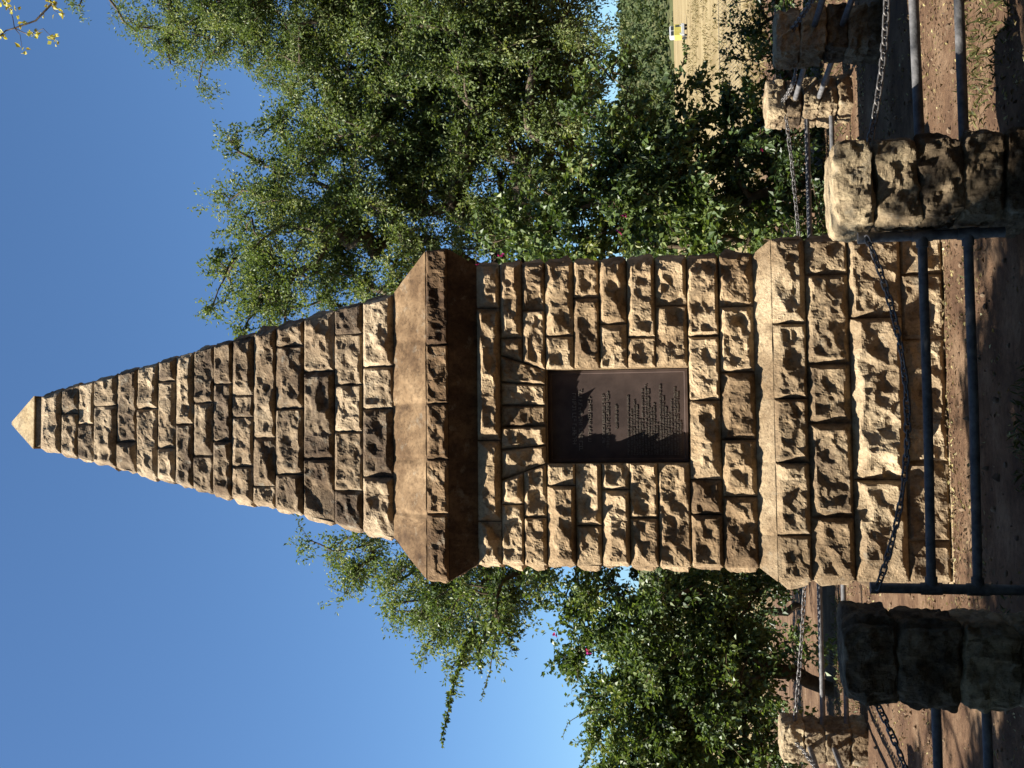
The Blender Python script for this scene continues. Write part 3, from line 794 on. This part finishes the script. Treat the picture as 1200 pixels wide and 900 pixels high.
def tree(name, label, cat, base, top, lobes, leafmat, seed, spacing=.42, R=.42, n=190, L=.06, W=.026, r_base=.14, bark='bark', hang=.15, base_tint=.5, group=None, extra=None, fork=3, shoots=None, flowers=None, foliage='crown', wood='trunk', tint_var=.14):
    rng = np.random.default_rng(seed)
    C, O = lobes_to_clumps(lobes, rng, spacing)
    t = thing(name, tuple(base), label, cat, group)
    pts, par, rad = skeleton(base, top, C, rng, r_base=r_base, fork=fork)
    tw = branch_mesh(pts, par, rad)
    cr = MB()
    for c, o in zip(C, O):
        clump_leaves(cr, c, R*rng.uniform(.7, 1.3), int(n*rng.uniform(.5, 1.3)), L, W, rng, o, tw, base_tint+rng.normal(0, tint_var*.6), hang=hang)
    if shoots:
        for path, ls, ws, dn in shoots:
            path = np.array(path); u = np.linspace(0, 1, 24)
            pp = np.stack([np.interp(u, np.linspace(0, 1, len(path)), path[:, k]) for k in range(3)], 1)
            pp = pp+np.cumsum(rng.normal(0, .012, pp.shape), axis=0)*np.linspace(0, 1, 24)[:, None]
            for _ in range(2): pp[1:-1] = (pp[:-2]+2*pp[1:-1]+pp[2:])/4
            tw.tube(pp, np.linspace(.008, .002, 24), 5, cap=False)
            Lc = np.linalg.norm(np.diff(pp, axis=0), axis=1).sum(); m = int(Lc*dn)
            uu = rng.uniform(0.02, 1, m)**.85; q = np.stack([np.interp(uu, u, pp[:, k]) for k in range(3)], 1)
            tg = unit(np.stack([np.interp(uu, u, np.gradient(pp[:, k])) for k in range(3)], 1))
            dd = unit(tg*.5+rng.normal(size=(m, 3))*.8)
            fall = (1.1-.6*uu)[:, None]
            leaves(cr, q, dd, ls*fall, ws*fall, rng, base_tint+rng.normal(0, .2, m))
    tw.build(wood, M[bark], t, tuple(base)); cr.build(foliage, leafmat, t, tuple(base))
    if flowers:
        for p, k, s in flowers:
            fb = MB(); P = np.array(p)+rng.normal(0, s*.35, (k, 3)); leaves(fb, P, unit(rng.normal(size=(k, 3))), .04, .034, rng, rng.random(k))
            fb.build('flower', M['flower'], t, tuple(base))
    return t

# big tree behind the monument
TY = 16.0
main_lobes = [lobe(600, 170, TY, 105, 1.6, .75), lobe(500, 110, TY-.3, 110, 1.6, .8), lobe(430, 190, TY, 100, 1.6, .75), lobe(350, 290, TY-.4, 72, 1.1),
              lobe(450, 300, TY+.2, 90, 1.4, .62), lobe(550, 250, TY+.6, 85, 1.3, .45), lobe(625, 60, TY, 80, 1.4), lobe(420, 60, TY+.2, 90, 1.3),
              lobe(285, 235, TY-.3, 36, .6, .7), lobe(280, 330, TY-.2, 42, .6, .8), lobe(320, 375, TY, 44, .7, .9), lobe(325, 185, TY, 52, .8, .8), lobe(560, 40, TY-1, 90, 1.3),
              lobe(665, 140, TY+.5, 40, .8), lobe(390, 650, TY, 24, .5, .7), lobe(430, 665, TY, 40, .8, 1), lobe(490, 690, TY-.2, 52, .9, 1.2), lobe(550, 690, TY, 56, .9, 1.5), lobe(520, 728, TY, 34, .6, 1.2), lobe(600, 660, TY+.3, 55, .8, 1.2), lobe(560, 745, TY-.5, 26, .5, 1.2), lobe(530, 775, TY-.6, 14, .3, 1.2),
              lobe(375, 625, TY, 18, .4, .4), lobe(450, 500, TY+1, 90, 1, .5), lobe(480, 400, TY+.6, 80, 1, .6)]
tree('tree', 'broad olive-green tree with dark limbs fanning out behind the monument', 'tree', (1.0, 16.6, -.05), survey(585, 330, 16.5), main_lobes, M['tree'], 42, spacing=.40, R=.42, n=200, L=.070, W=.036, r_base=.3, base_tint=.55)
right_lobes = [lobe(330, 10, 15, 90, 1.2), lobe(240, 5, 15, 62, 1.0), lobe(180, 5, 15, 40, .8, .7), lobe(150, 25, 15, 22, .4, .6), lobe(195, 75, 15, 15, .3, .6), lobe(222, 85, 15, 20, .4, .7), lobe(205, 35, 15, 30, .6, .8),
               lobe(285, 72, 15, 26, .5, .8), lobe(325, 95, 15, 20, .4, .6), lobe(110, 0, 15, 24, .5, .6), lobe(600, 5, 14.6, 60, .8, .9), lobe(680, 15, 14.6, 38, .6, .9), lobe(660, 60, 14.8, 34, .5, .8), lobe(520, 20, 14.6, 60, .8, .8), lobe(330, -80, 15, 110, 1.4, .6), lobe(450, -90, 15, 110, 1.4, .6)]
tree('tree', 'overhanging olive-green tree entering from the upper right with sprays drooping into the sky', 'tree', (7.4, 15.4, -.05), survey(520, -90, 15.2), right_lobes, M['tree'], 43, spacing=.38, R=.38, n=240, L=.06, W=.026, r_base=.2, hang=.5, base_tint=.55)

# bougainvillea thickets
BY = 12.6
def S3(X, Y, y=BY): return survey(X, Y, y)
rb = [lobe(640, 270, BY, 45, .7, .9), lobe(590, 292, BY+.2, 32, .5, .7), lobe(700, 255, BY, 62, .8), lobe(770, 235, BY, 66, .8), lobe(850, 262, BY, 60, .8), lobe(745, 165, BY+.3, 52, .7),
      lobe(805, 190, BY+.2, 56, .7), lobe(885, 195, BY+.2, 58, .8), lobe(690, 150, BY+.4, 30, .5, .6), lobe(705, 110, BY+.6, 26, .5, .6), lobe(750, 95, BY+.6, 20, .4, .5), lobe(660, 215, BY+.3, 34, .5, .6), lobe(800, 120, BY+.3, 26, .4, .5), lobe(920, 270, BY, 45, .6), lobe(865, 130, BY+.3, 30, .5, .7)]
tree('bougainvillea', 'glossy green bougainvillea thicket with a magenta bloom, right of the pedestal', 'shrub', (2.9, BY+.2, -.05), S3(880, 230), rb, M['boug'], 51, spacing=.36, R=.35, n=140, L=.088, W=.064, r_base=.07, bark='stem', hang=.25, base_tint=.5, fork=1,
     foliage='foliage', wood='stems', shoots=[([S3(800, 150), S3(790, 100), S3(800, 70), S3(790, 55)], .09, .07, 60), ([S3(840, 150), S3(822, 110), S3(830, 85)], .09, .07, 60), ([S3(850, 120), S3(845, 90), S3(850, 60)], .08, .06, 50), ([S3(600, 280), S3(540, 270), S3(520, 240)], .08, .06, 60), ([S3(660, 250), S3(600, 230), S3(560, 240)], .08, .06, 60), ([S3(740, 110), S3(700, 75), S3(690, 60)], .07, .05, 50)],
     flowers=[(S3(731, 252, BY-.75), 14, .03), (S3(727, 271, BY-.7), 5, .03), (S3(695, 193, BY-.5), 5, .03), (S3(893, 175, BY-.6), 6, .03), (S3(562, 310, BY-.6), 6, .03), (S3(585, 300, BY-.5), 4, .03)])
lb = [lobe(720, 715, BY+.3, 52, .7), lobe(790, 745, BY, 75, .9), lobe(850, 715, BY+.3, 48, .7, .8), lobe(745, 815, BY+.2, 62, .8), lobe(810, 840, BY, 75, .9), lobe(690, 690, BY+.5, 34, .5, .7), lobe(690, 760, BY+.3, 36, .5, .6), lobe(770, 885, BY, 60, .8), lobe(850, 790, BY-.1, 58, .7), lobe(905, 790, BY-.3, 38, .5, .7), lobe(740, 915, BY, 50, .7), lobe(840, 920, BY-.2, 60, .8), lobe(880, 880, BY-.2, 40, .6, .7), lobe(930, 745, BY-.3, 26, .4, .5), lobe(862, 672, BY+.5, 36, .5, .9), lobe(835, 650, BY+.8, 40, .5, .8), lobe(895, 690, BY+.6, 24, .4, .7), lobe(880, 640, BY+1, 30, .4, .7), lobe(915, 850, BY-.2, 30, .4, .6), lobe(800, 675, BY+.6, 45, .6, .7)]
tree('bougainvillea', 'dense dark green bougainvillea thicket left of the pedestal with shoots arching into the sky', 'shrub', (-3.3, BY+.1, -.05), S3(880, 770), lb, M['boug'], 52, spacing=.36, R=.35, n=170, L=.07, W=.052, r_base=.09, bark='stem', hang=.25, base_tint=.52, fork=1,
     foliage='foliage', wood='stems', shoots=[([S3(720, 840), S3(700, 858), S3(688, 880), S3(676, 905)], .09, .07, 130), ([S3(700, 760), S3(680, 770), S3(676, 790), S3(668, 802)], .06, .05, 45), ([S3(705, 815), S3(680, 815), S3(655, 825)], .06, .045, 40), ([S3(715, 830), S3(690, 832), S3(668, 845), S3(664, 865)], .06, .045, 36)],
     flowers=[(S3(690, 765, BY-.4), 5, .03), (S3(650, 745, BY-.4), 4, .02)])
cb2 = [lobe(600, 700, BY-.1, 36, .5, .9), lobe(560, 705, BY, 34, .5, .9), lobe(650, 685, BY, 34, .5, .9), lobe(620, 655, BY+.2, 34, .5, .9), lobe(585, 740, BY, 24, .4, .7), lobe(560, 765, BY, 18, .35, .6), lobe(600, 620, BY+.3, 40, .5, .7), lobe(680, 640, BY+.3, 40, .5, .7), lobe(760, 600, BY+.4, 50, .5, .6), lobe(520, 700, BY, 24, .4, .6)]
tree('bougainvillea', 'climbing bougainvillea under the cornice with a long leafy shoot pointing left across the sky', 'shrub', (-1.0, BY+.2, -.05), S3(760, 610), cb2, M['boug'], 53, spacing=.36, R=.32, n=110, L=.066, W=.046, r_base=.05, bark='stem', hang=.2, base_tint=.52, fork=1,
     foliage='foliage', wood='stems', shoots=[([S3(560, 720), S3(543, 765), S3(534, 800), S3(531, 840), S3(526, 880)], .095, .075, 130), ([S3(580, 745), S3(576, 780), S3(573, 800), S3(570, 826)], .06, .05, 55)])
# shrubs on the bank further back on the left
sb = [lobe(870, 660, 16, 46, .8), lobe(850, 720, 16.5, 50, .8), lobe(835, 790, 17, 50, .8), lobe(845, 860, 17, 50, .8), lobe(880, 720, 15.5, 22, .5, .6), lobe(835, 620, 16.5, 40, .8), lobe(900, 665, 15, 20, .5, .7), lobe(830, 930, 17, 50, .8)]
tree('shrub', 'leafy shrub on brown earth further back, beneath the left thicket', 'shrub', (-3.0, 16.5, -.05), survey(880, 720, 16.5), sb, M['boug'], 55, spacing=.44, R=.42, n=130, L=.085, W=.06, r_base=.06, bark='stem', base_tint=.4, fork=1, foliage='foliage', wood='stems')
# low dark hedge right, behind the far pillars
hb = [lobe(905, 20, 13.2, 40, .5), lobe(900, 85, 13, 36, .5), lobe(930, 60, 12.6, 36, .5), lobe(915, 150, 12.4, 40, .5), lobe(940, 210, 12, 36, .5), lobe(945, 270, 11.8, 30, .4), lobe(900, -40, 13.2, 50, .6), lobe(940, 0, 12.6, 30, .5)]
tree('shrub', 'low dark shrub along the ground behind the far right pillars', 'shrub', (3.9, 12.7, -.05), survey(930, 90, 12.7), hb, M['boug'], 54, spacing=.34, R=.32, n=110, L=.065, W=.045, r_base=.04, bark='stem', base_tint=.3, fork=1, foliage='foliage', wood='stems')

# yellow-leaved tree mostly outside the frame, one bough reaching in at the top right
rng = np.random.default_rng(9)
yb_t = thing('tree', (6.2, 6.0, -.05), 'sparse tree reaching in with one twiggy bough of yellow leaves against the sky', 'tree')
YD = 9.0
tips = [survey(0, 42, YD), survey(17, 33, YD), survey(60, 5, YD), survey(38, 39, YD), survey(62, 45, YD), survey(8, 4, YD), survey(26, 57, YD), survey(68, 15, YD), survey(-40, 60, YD), survey(-30, 0, YD)]
cl = np.array([survey(-20, -110, YD-.4), survey(30, -90, YD), survey(-60, -60, YD-.5), survey(-80, -180, YD-1), survey(40, -200, YD-.6)])
pts, par, rad = skeleton((6.2, 6.0, -.05), (5.7, 6.6, 3.6), cl, rng, r_tip=.012, r_base=.11)
tw = branch_mesh(pts, par, rad)
def twig(a, b, r0, r1, sag=.03):
    a = np.array(a); b = np.array(b); tw.tube([a, (a+b)/2+rng.normal(0, sag, 3), b], [r0, (r0+r1)/2, r1], 6)
twig(cl[1], tips[2], .014, .011); twig(tips[2], tips[1], .011, .008); twig(tips[1], tips[0], .008, .006); twig(tips[0], tips[8], .006, .003)
twig(tips[1], tips[6], .004, .002); twig(tips[1], tips[3], .005, .003); twig(tips[3], tips[4], .004, .002); twig(tips[1], tips[5], .005, .003); twig(tips[2], tips[7], .004, .002); twig(cl[0], tips[9], .008, .004)
tw.build('trunk', M['bark'], yb_t, (6.2, 6.0, -.05))
cr = MB()
for tp, k in ((tips[5], 16), (tips[3], 16), (tips[4], 14), (tips[7], 8), (tips[0], 10), (tips[2], 12), (tips[6], 5), (tips[9], 10), (survey(18, 15, YD), 5), (survey(25, 25, YD), 4), (survey(48, 18, YD), 3)):
    leaves(cr, tp+rng.normal(0, .022, (k, 3)), unit(rng.normal(size=(k, 3))+np.array([0, 0, -.4])), .058, .038, rng, rng.random(k))
for c in cl:
    k = 60; leaves(cr, c+rng.normal(0, .25, (k, 3)), unit(rng.normal(size=(k, 3))+np.array([0, 0, -.4])), .06, .04, rng, rng.random(k))
cr.build('crown', M['yellowleaf'], yb_t, (6.2, 6.0, -.05))

# shade tree outside the frame on the left; its crown shades the front of the enclosure
SUN = np.array([-2.0, -.75, 2.65]); SUNU = SUN/np.linalg.norm(SUN)
def shade_lobe(gx, gy, z, r, dens=1.0):
    c = np.array([gx, gy+.22, 0.0])+SUN*(z/SUN[2]); return (c, (r, r, r*.7), dens)
sl = [shade_lobe(-.9, 4.5, 5.0, .9), shade_lobe(-.2, 4.7, 5.2, .85), shade_lobe(-1.2, 5.2, 4.8, .7), shade_lobe(-.4, 5.5, 5.2, .6), shade_lobe(.35, 5.4, 5.4, .55), shade_lobe(.5, 4.7, 5.6, .6), shade_lobe(-1.9, 4.3, 5.0, .8), shade_lobe(-1.0, 3.4, 5.8, 1.1), shade_lobe(.3, 3.7, 6.2, 1.0), shade_lobe(-3, 3.4, 5.6, 1.0), shade_lobe(1.15, 4.75, 5.3, .3, .6), shade_lobe(1.6, 4.5, 5.3, .25, .5), shade_lobe(-2.7, 5.2, 5, .45, .8), shade_lobe(-2.2, 5.9, 5, .3, .6), shade_lobe(-3.3, 6.4, 5.2, .4, .6), shade_lobe(-2.0, 4.9, 5, .5, .9), shade_lobe(-2.9, 4.6, 5, .5, .9), shade_lobe(-1.8, 6.9, 5.2, .2, .5), shade_lobe(-2.7, 7.4, 5.2, .3, .5), shade_lobe(2.1, 4.5, 5.5, .25, .5)]
tree('tree', 'shade tree at the left, beyond the picture edge, darkening the gate and front left pillar', 'tree', (-5.6, 2.0, -.05), (-5.2, 2.1, 3.4), sl, M['tree'], 61, spacing=.36, R=.36, n=230, L=.09, W=.055, r_base=.2)

bl = [shade_lobe(gx, gy, z, r) for gx, gy, z, r in ((-4.5, 2.2, 6.5, 1.5), (-3, 1.2, 7, 1.6), (-1.2, 1.6, 7.5, 1.5), (.6, 1.8, 8, 1.4), (2.4, 1.6, 8, 1.4), (-5, -.5, 6, 1.6), (-2.5, -1.2, 7.5, 1.7), (0, -.6, 8.5, 1.7), (2.5, -.6, 8, 1.7), (4.5, .8, 8, 1.4), (-4, -3, 6.5, 1.7), (-1, -3.2, 8, 1.7), (2, -3.2, 7.5, 1.7), (5, -2, 7.5, 1.7))]  # unseen canopy, added to hold sky light off the foreground
tree('tree', 'broad unseen tree added behind the viewpoint to block skylight', 'tree', (-5.0, -4.5, -.05), (-5.0, -4.3, 4.0), bl, M['tree'], 62, spacing=.75, R=.75, n=170, L=.2, W=.12, r_base=.3)

for (bx, by, hgt, rr, lab) in ((-9.5, -8, 11, 3.2, 'unseen tree added to block skylight, far left of the row behind the viewpoint'), (-3.5, -10, 13, 3.6, 'unseen tree added to block skylight, second of the row behind the viewpoint'), (3.0, -10, 13, 3.6, 'unseen tree added to block skylight, third of the row behind the viewpoint'), (9.0, -7, 12, 3.4, 'unseen tree added to block skylight, right end of the row behind the viewpoint'), (11.5, 1.0, 11, 3.2, 'unseen tree added to block skylight from the right of the enclosure')):  # unseen trees added to cut the sky fill and deepen shadows
    V3 = lambda dx, dz, r: (np.array([bx+dx, by, dz]), (r, r, r), 1.0)
    tree('tree', lab, 'tree', (bx, by, -.05), (bx, by, 3.0), [V3(0, hgt*.75, rr*.8), V3(-rr*.7, hgt*.5, rr*.8), V3(rr*.7, hgt*.5, rr*.8), V3(0, hgt*.28, rr), V3(-rr*.5, hgt*.2, rr*.6), V3(rr*.6, hgt*.2, rr*.6)], M['tree'], 90+int(bx), spacing=1.15, R=1.05, n=75, L=.55, W=.4, r_base=.35, group='unseen trees added to block skylight', base_tint=.3)

# ------------------------------------------------------------------ hillside scrub, fence, vehicle, litter, grass
mb = MB(); rng = np.random.default_rng(70)
for k in range(1500):
    x = rng.uniform(20, 150); y = rng.uniform(172, 300)
    pz = zf*.98-.6+(zt_h-zf)*math.sin(min(1, (y-172)/128)*math.pi/2)
    m = 26; r = rng.uniform(.8, 2.0)
    P = np.array([x, y, pz+r*.6])+unit(rng.normal(size=(m, 3)))*r*np.array([1, 1, 1.0])
    leaves(mb, P, unit(rng.normal(size=(m, 3))+np.array([0, 0, .5])), 1.0, .8, rng, rng.normal(.5, .2)+rng.normal(0, .15, m))
tag(mb.build('bush_woodland', M['hillwood']), 'green bush covering the distant hill beyond the field', 'woodland', kind='stuff')

fy = 31.0
f_top = survey(842, 25, fy)[2]; f_bot = max(0.0, survey(876, 25, fy)[2])-.02
fence = thing('chain_link_fence', (10.5, fy, 0), 'low chain-link fence of diamond mesh crossing the dry field', 'fence')
mb = MB(); x0f, x1f = 5.5, 16.5; hh = f_top-f_bot; sp = .12
x = x0f-hh
while x < x1f:
    for sg in (1, -1):
        xa, xb = (x, x+hh) if sg > 0 else (x+hh, x)
        a = [xa, f_bot]; b = [xb, f_top]
        if min(xa, xb) > x0f and max(xa, xb) < x1f:
            mb.tube([(a[0], fy, a[1]), (b[0], fy+.004*sg, b[1])], .0055, 3, cap=False)
    x += sp
mb.tube([(x0f, fy, f_top), (x1f, fy, f_top)], .009, 5)
mb.build('mesh_panel', M['wire'], fence, (10.5, fy, 0))
for px_ in (5.6, 8.3, 13.0, 16.4):
    mb = MB(); mb.tube([(px_, fy+.03, -.1), (px_, fy+.03, f_top+.05)], .03, 8); mb.build('post', M['wire'], fence, (10.5, fy, 0))

vy = 60.0      # where the sight line to the truck's wheels meets the sloping field
while vy < 160 and survey(805.5, 37, vy)[2] > float(gheight(survey(805.5, 37, vy)[0], np.array(vy))): vy += .5
if vy >= 160: vy = 120.0
vp = survey(805, 37, vy); vz = float(gheight(np.array(vp[0]), np.array(vy)))
car = thing('truck', (vp[0], vy, vz), 'tiny yellow and white truck standing on the far dry field', 'truck')
VL = (0, 0, 0)
def vpart(name, boxes, mat, parent=car):
    mb = MB()
    for c, h in boxes: mb.box(c, h)
    o = mb.build(name, M[mat], parent)
    md = o.modifiers.new('bevel', 'BEVEL'); md.width = .05; md.segments = 2
    return o
vpart('body', [((0, 0, 1.35), (.86, 1.0, .55))], 'yellow'); cab = vpart('cab', [((0, .1, 2.2), (.80, .8, .32)), ((0, .1, 2.56), (.72, .7, .05))], 'white')
vpart('windscreen', [((-.38, -.72, 2.2), (.3, .03, .2)), ((.38, -.72, 2.2), (.3, .03, .2))], 'glass', cab)
vpart('bumper', [((0, -1.06, .62), (.9, .1, .22))], 'white'); vpart('grille', [((.55, -1.01, 1.35), (.12, .03, .4))], 'glass')
for sx in (-1, 1):
    vpart('headlight', [((sx*.62, -1.02, .98), (.14, .04, .1))], 'white')
    for yy in (-.6, .65):
        mb = MB(); mb.tube([(sx*.82, yy, .38), (sx*.66, yy, .38)], .38, 16); mb.build('wheel', M['rubber'], car)

cs = 20.5/1200*vy/2.62; car.scale = (cs, cs, cs)
# leaf litter
mb = MB(); rng = np.random.default_rng(80)
n = 26000
lx = rng.uniform(-4.2, 4.6, n); ly = 4.4+rng.uniform(0, 1, n)**1.1*7
den = fbm(np.stack([lx*1.3, ly*2.2, 0*lx], -1), 3, 31)
band = np.exp(-((ly-(5.0+.06*lx))/.16)**2)*(lx > 1.1)*.9
keep = (den+band+rng.normal(0, .2, n) > .12) & ~((np.abs(lx) < 1.12) & (np.abs(ly-YC) < 1.14))
lx, ly = lx[keep], ly[keep]
qa = rng.uniform(-1.35, 1.35, 420); qd = YC-1.12-np.abs(rng.normal(0, .13, 420))
lx = np.concatenate([lx, qa, 1.13+np.abs(rng.normal(0, .1, 200))]); ly = np.concatenate([ly, qd, rng.uniform(YC-1.2, YC+1.2, 200)]); n = len(lx)
lz = gheight(lx, ly)+.012+rng.uniform(0, .01, n)
D = unit(np.stack([rng.normal(size=n), rng.normal(size=n), rng.normal(0, .25, n)], 1))
leaves(mb, np.stack([lx, ly, lz], 1), D, .030, .016, rng, rng.beta(1.8, 2.4, n))
tag(mb.build('leaf_litter', M['litter']), 'fallen leaves strewn over the bare earth', 'leaf litter', kind='stuff')
mb = MB(); rng = np.random.default_rng(83)
ico = np.array([[0, 0, 1], [.9, 0, .4], [.28, .85, .4], [-.72, .53, .4], [-.72, -.53, .4], [.28, -.85, .4], [.7, .5, -.4], [-.3, .8, -.4], [-.9, 0, -.4], [-.3, -.8, -.4], [.7, -.5, -.4]])
icf = [[0, 1, 2], [0, 2, 3], [0, 3, 4], [0, 4, 5], [0, 5, 1], [1, 6, 2], [2, 7, 3], [3, 8, 4], [4, 9, 5], [5, 10, 1], [6, 7, 2], [7, 8, 3], [8, 9, 4], [9, 10, 5], [10, 6, 1]]
for k in range(3600):
    x = rng.uniform(-4.5, 4.8); y = 4.4+rng.random()**1.2*8
    if abs(x) < 1.15 and abs(y-YC) < 1.15 and rng.random() < .999: continue
    r = .004+.02*rng.random()**4
    mb.add(ico*r*rng.uniform(.6, 1.3, 3)*(1+rng.normal(0, .15, (11, 1)))+np.array([x, y, float(gheight(np.array(x), np.array(y)))+r*.3]), icf, rng.random())
tag(mb.build('earth_clods', M['clod']), 'small clods and stones on the bare earth', 'stones', kind='stuff')
# thin grass in the shaded foreground and by the fence
mb = MB(); rng = np.random.default_rng(81)
n = 12000
gx = rng.uniform(-3.5, 4.2, n); gy_ = rng.uniform(4.3, 6.1, n)
den = fbm(np.stack([gx*1.1, gy_*1.6, 0*gx], -1), 3, 44)
far = rng.random(n) < .3
gx = np.where(far, np.where(rng.random(n) < .5, rng.uniform(-5.5, -2, n), rng.uniform(2, 5.5, n)), gx); gy_ = np.where(far, rng.uniform(10.4, 12.5, n), gy_)
keep = (den > .14) | (far & (rng.random(n) < .5))
gx, gy_ = gx[keep], gy_[keep]; n = len(gx)
P = np.stack([gx, gy_, gheight(gx, gy_)], 1)
leaves(mb, P, unit(np.stack([rng.normal(0, .5, n), rng.normal(0, .5, n), np.ones(n)], 1)), .055, .006, rng, rng.beta(2, 2, n), 1.0)
tag(mb.build('grass', M['grass']), 'thin grass growing in tufts along the rails', 'grass', kind='stuff')

mb = MB(); rng = np.random.default_rng(85); n = 16000
fx = rng.uniform(4, 34, n); fy_ = 20+rng.uniform(0, 1, n)**1.4*70
den = fbm(np.stack([fx*.35, fy_*.2, 0*fx], -1), 3, 50); keep = den+rng.normal(0, .15, n) > .0
fx, fy_ = fx[keep], fy_[keep]; n = len(fx)
leaves(mb, np.stack([fx, fy_, gheight(fx, fy_)], 1), unit(np.stack([rng.normal(0, .5, n), rng.normal(0, .5, n), np.ones(n)], 1)), .22, .05, rng, rng.beta(2, 2, n), 1.0)
tag(mb.build('dry_grass', M['drygrass']), 'dry grass standing in the straw-coloured field', 'dry grass', kind='stuff')

# ------------------------------------------------------------------ light, camera, world
elev = math.asin(SUNU[2]); az = math.atan2(SUN[0], SUN[1])
w = bpy.data.worlds.new('World'); SC.world = w; w.use_nodes = True
nt = w.node_tree; nt.nodes.clear()
sky = nt.nodes.new('ShaderNodeTexSky'); sky.sky_type = 'NISHITA'; sky.sun_disc = False
sky.sun_elevation = elev; sky.sun_rotation = az; sky.altitude = 900; sky.air_density = 1.0; sky.dust_density = .9; sky.ozone_density = 4.0
bg = nt.nodes.new('ShaderNodeBackground'); bg.inputs[1].default_value = .05
wo = nt.nodes.new('ShaderNodeOutputWorld'); tnt = nt.nodes.new('ShaderNodeMix'); tnt.data_type = 'RGBA'; tnt.blend_type = 'MULTIPLY'; tnt.inputs[0].default_value = 1.0; tnt.inputs[7].default_value = (.84, 1.05, 1.17, 1)
nt.links.new(sky.outputs[0], tnt.inputs[6]); nt.links.new(tnt.outputs[2], bg.inputs[0]); nt.links.new(bg.outputs[0], wo.inputs[0])
sl_ = bpy.data.lights.new('sun', 'SUN'); sl_.energy = 5.0; sl_.angle = math.radians(.53); sl_.color = (1, .945, .85)
so = bpy.data.objects.new('sun', sl_); COL.objects.link(so)
so.rotation_euler = Vector(SUNU).to_track_quat('Z', 'Y').to_euler(); so.location = (-8, -4, 12)
cd = bpy.data.cameras.new('camera'); co = bpy.data.objects.new('camera', cd); COL.objects.link(co)
cd.sensor_fit = 'HORIZONTAL'; cd.sensor_width = 36; cd.lens = 36*FOC/1200; cd.clip_start = .05; cd.clip_end = 3000
mw = Matrix(((-CU[0], CR[0], -CF[0], CPOS[0]), (-CU[1], CR[1], -CF[1], CPOS[1]), (-CU[2], CR[2], -CF[2], CPOS[2]), (0, 0, 0, 1)))
co.matrix_world = mw
SC.camera = co
vs = SC.view_settings; vs.view_transform = 'Standard'; vs.look = 'None'; vs.gamma = 1; vs.use_curve_mapping = False; vs.exposure = 1.55
SC.cycles.use_denoising = True
SC.cycles.max_bounces = 6; SC.cycles.diffuse_bounces = 2; SC.cycles.transmission_bounces = 3
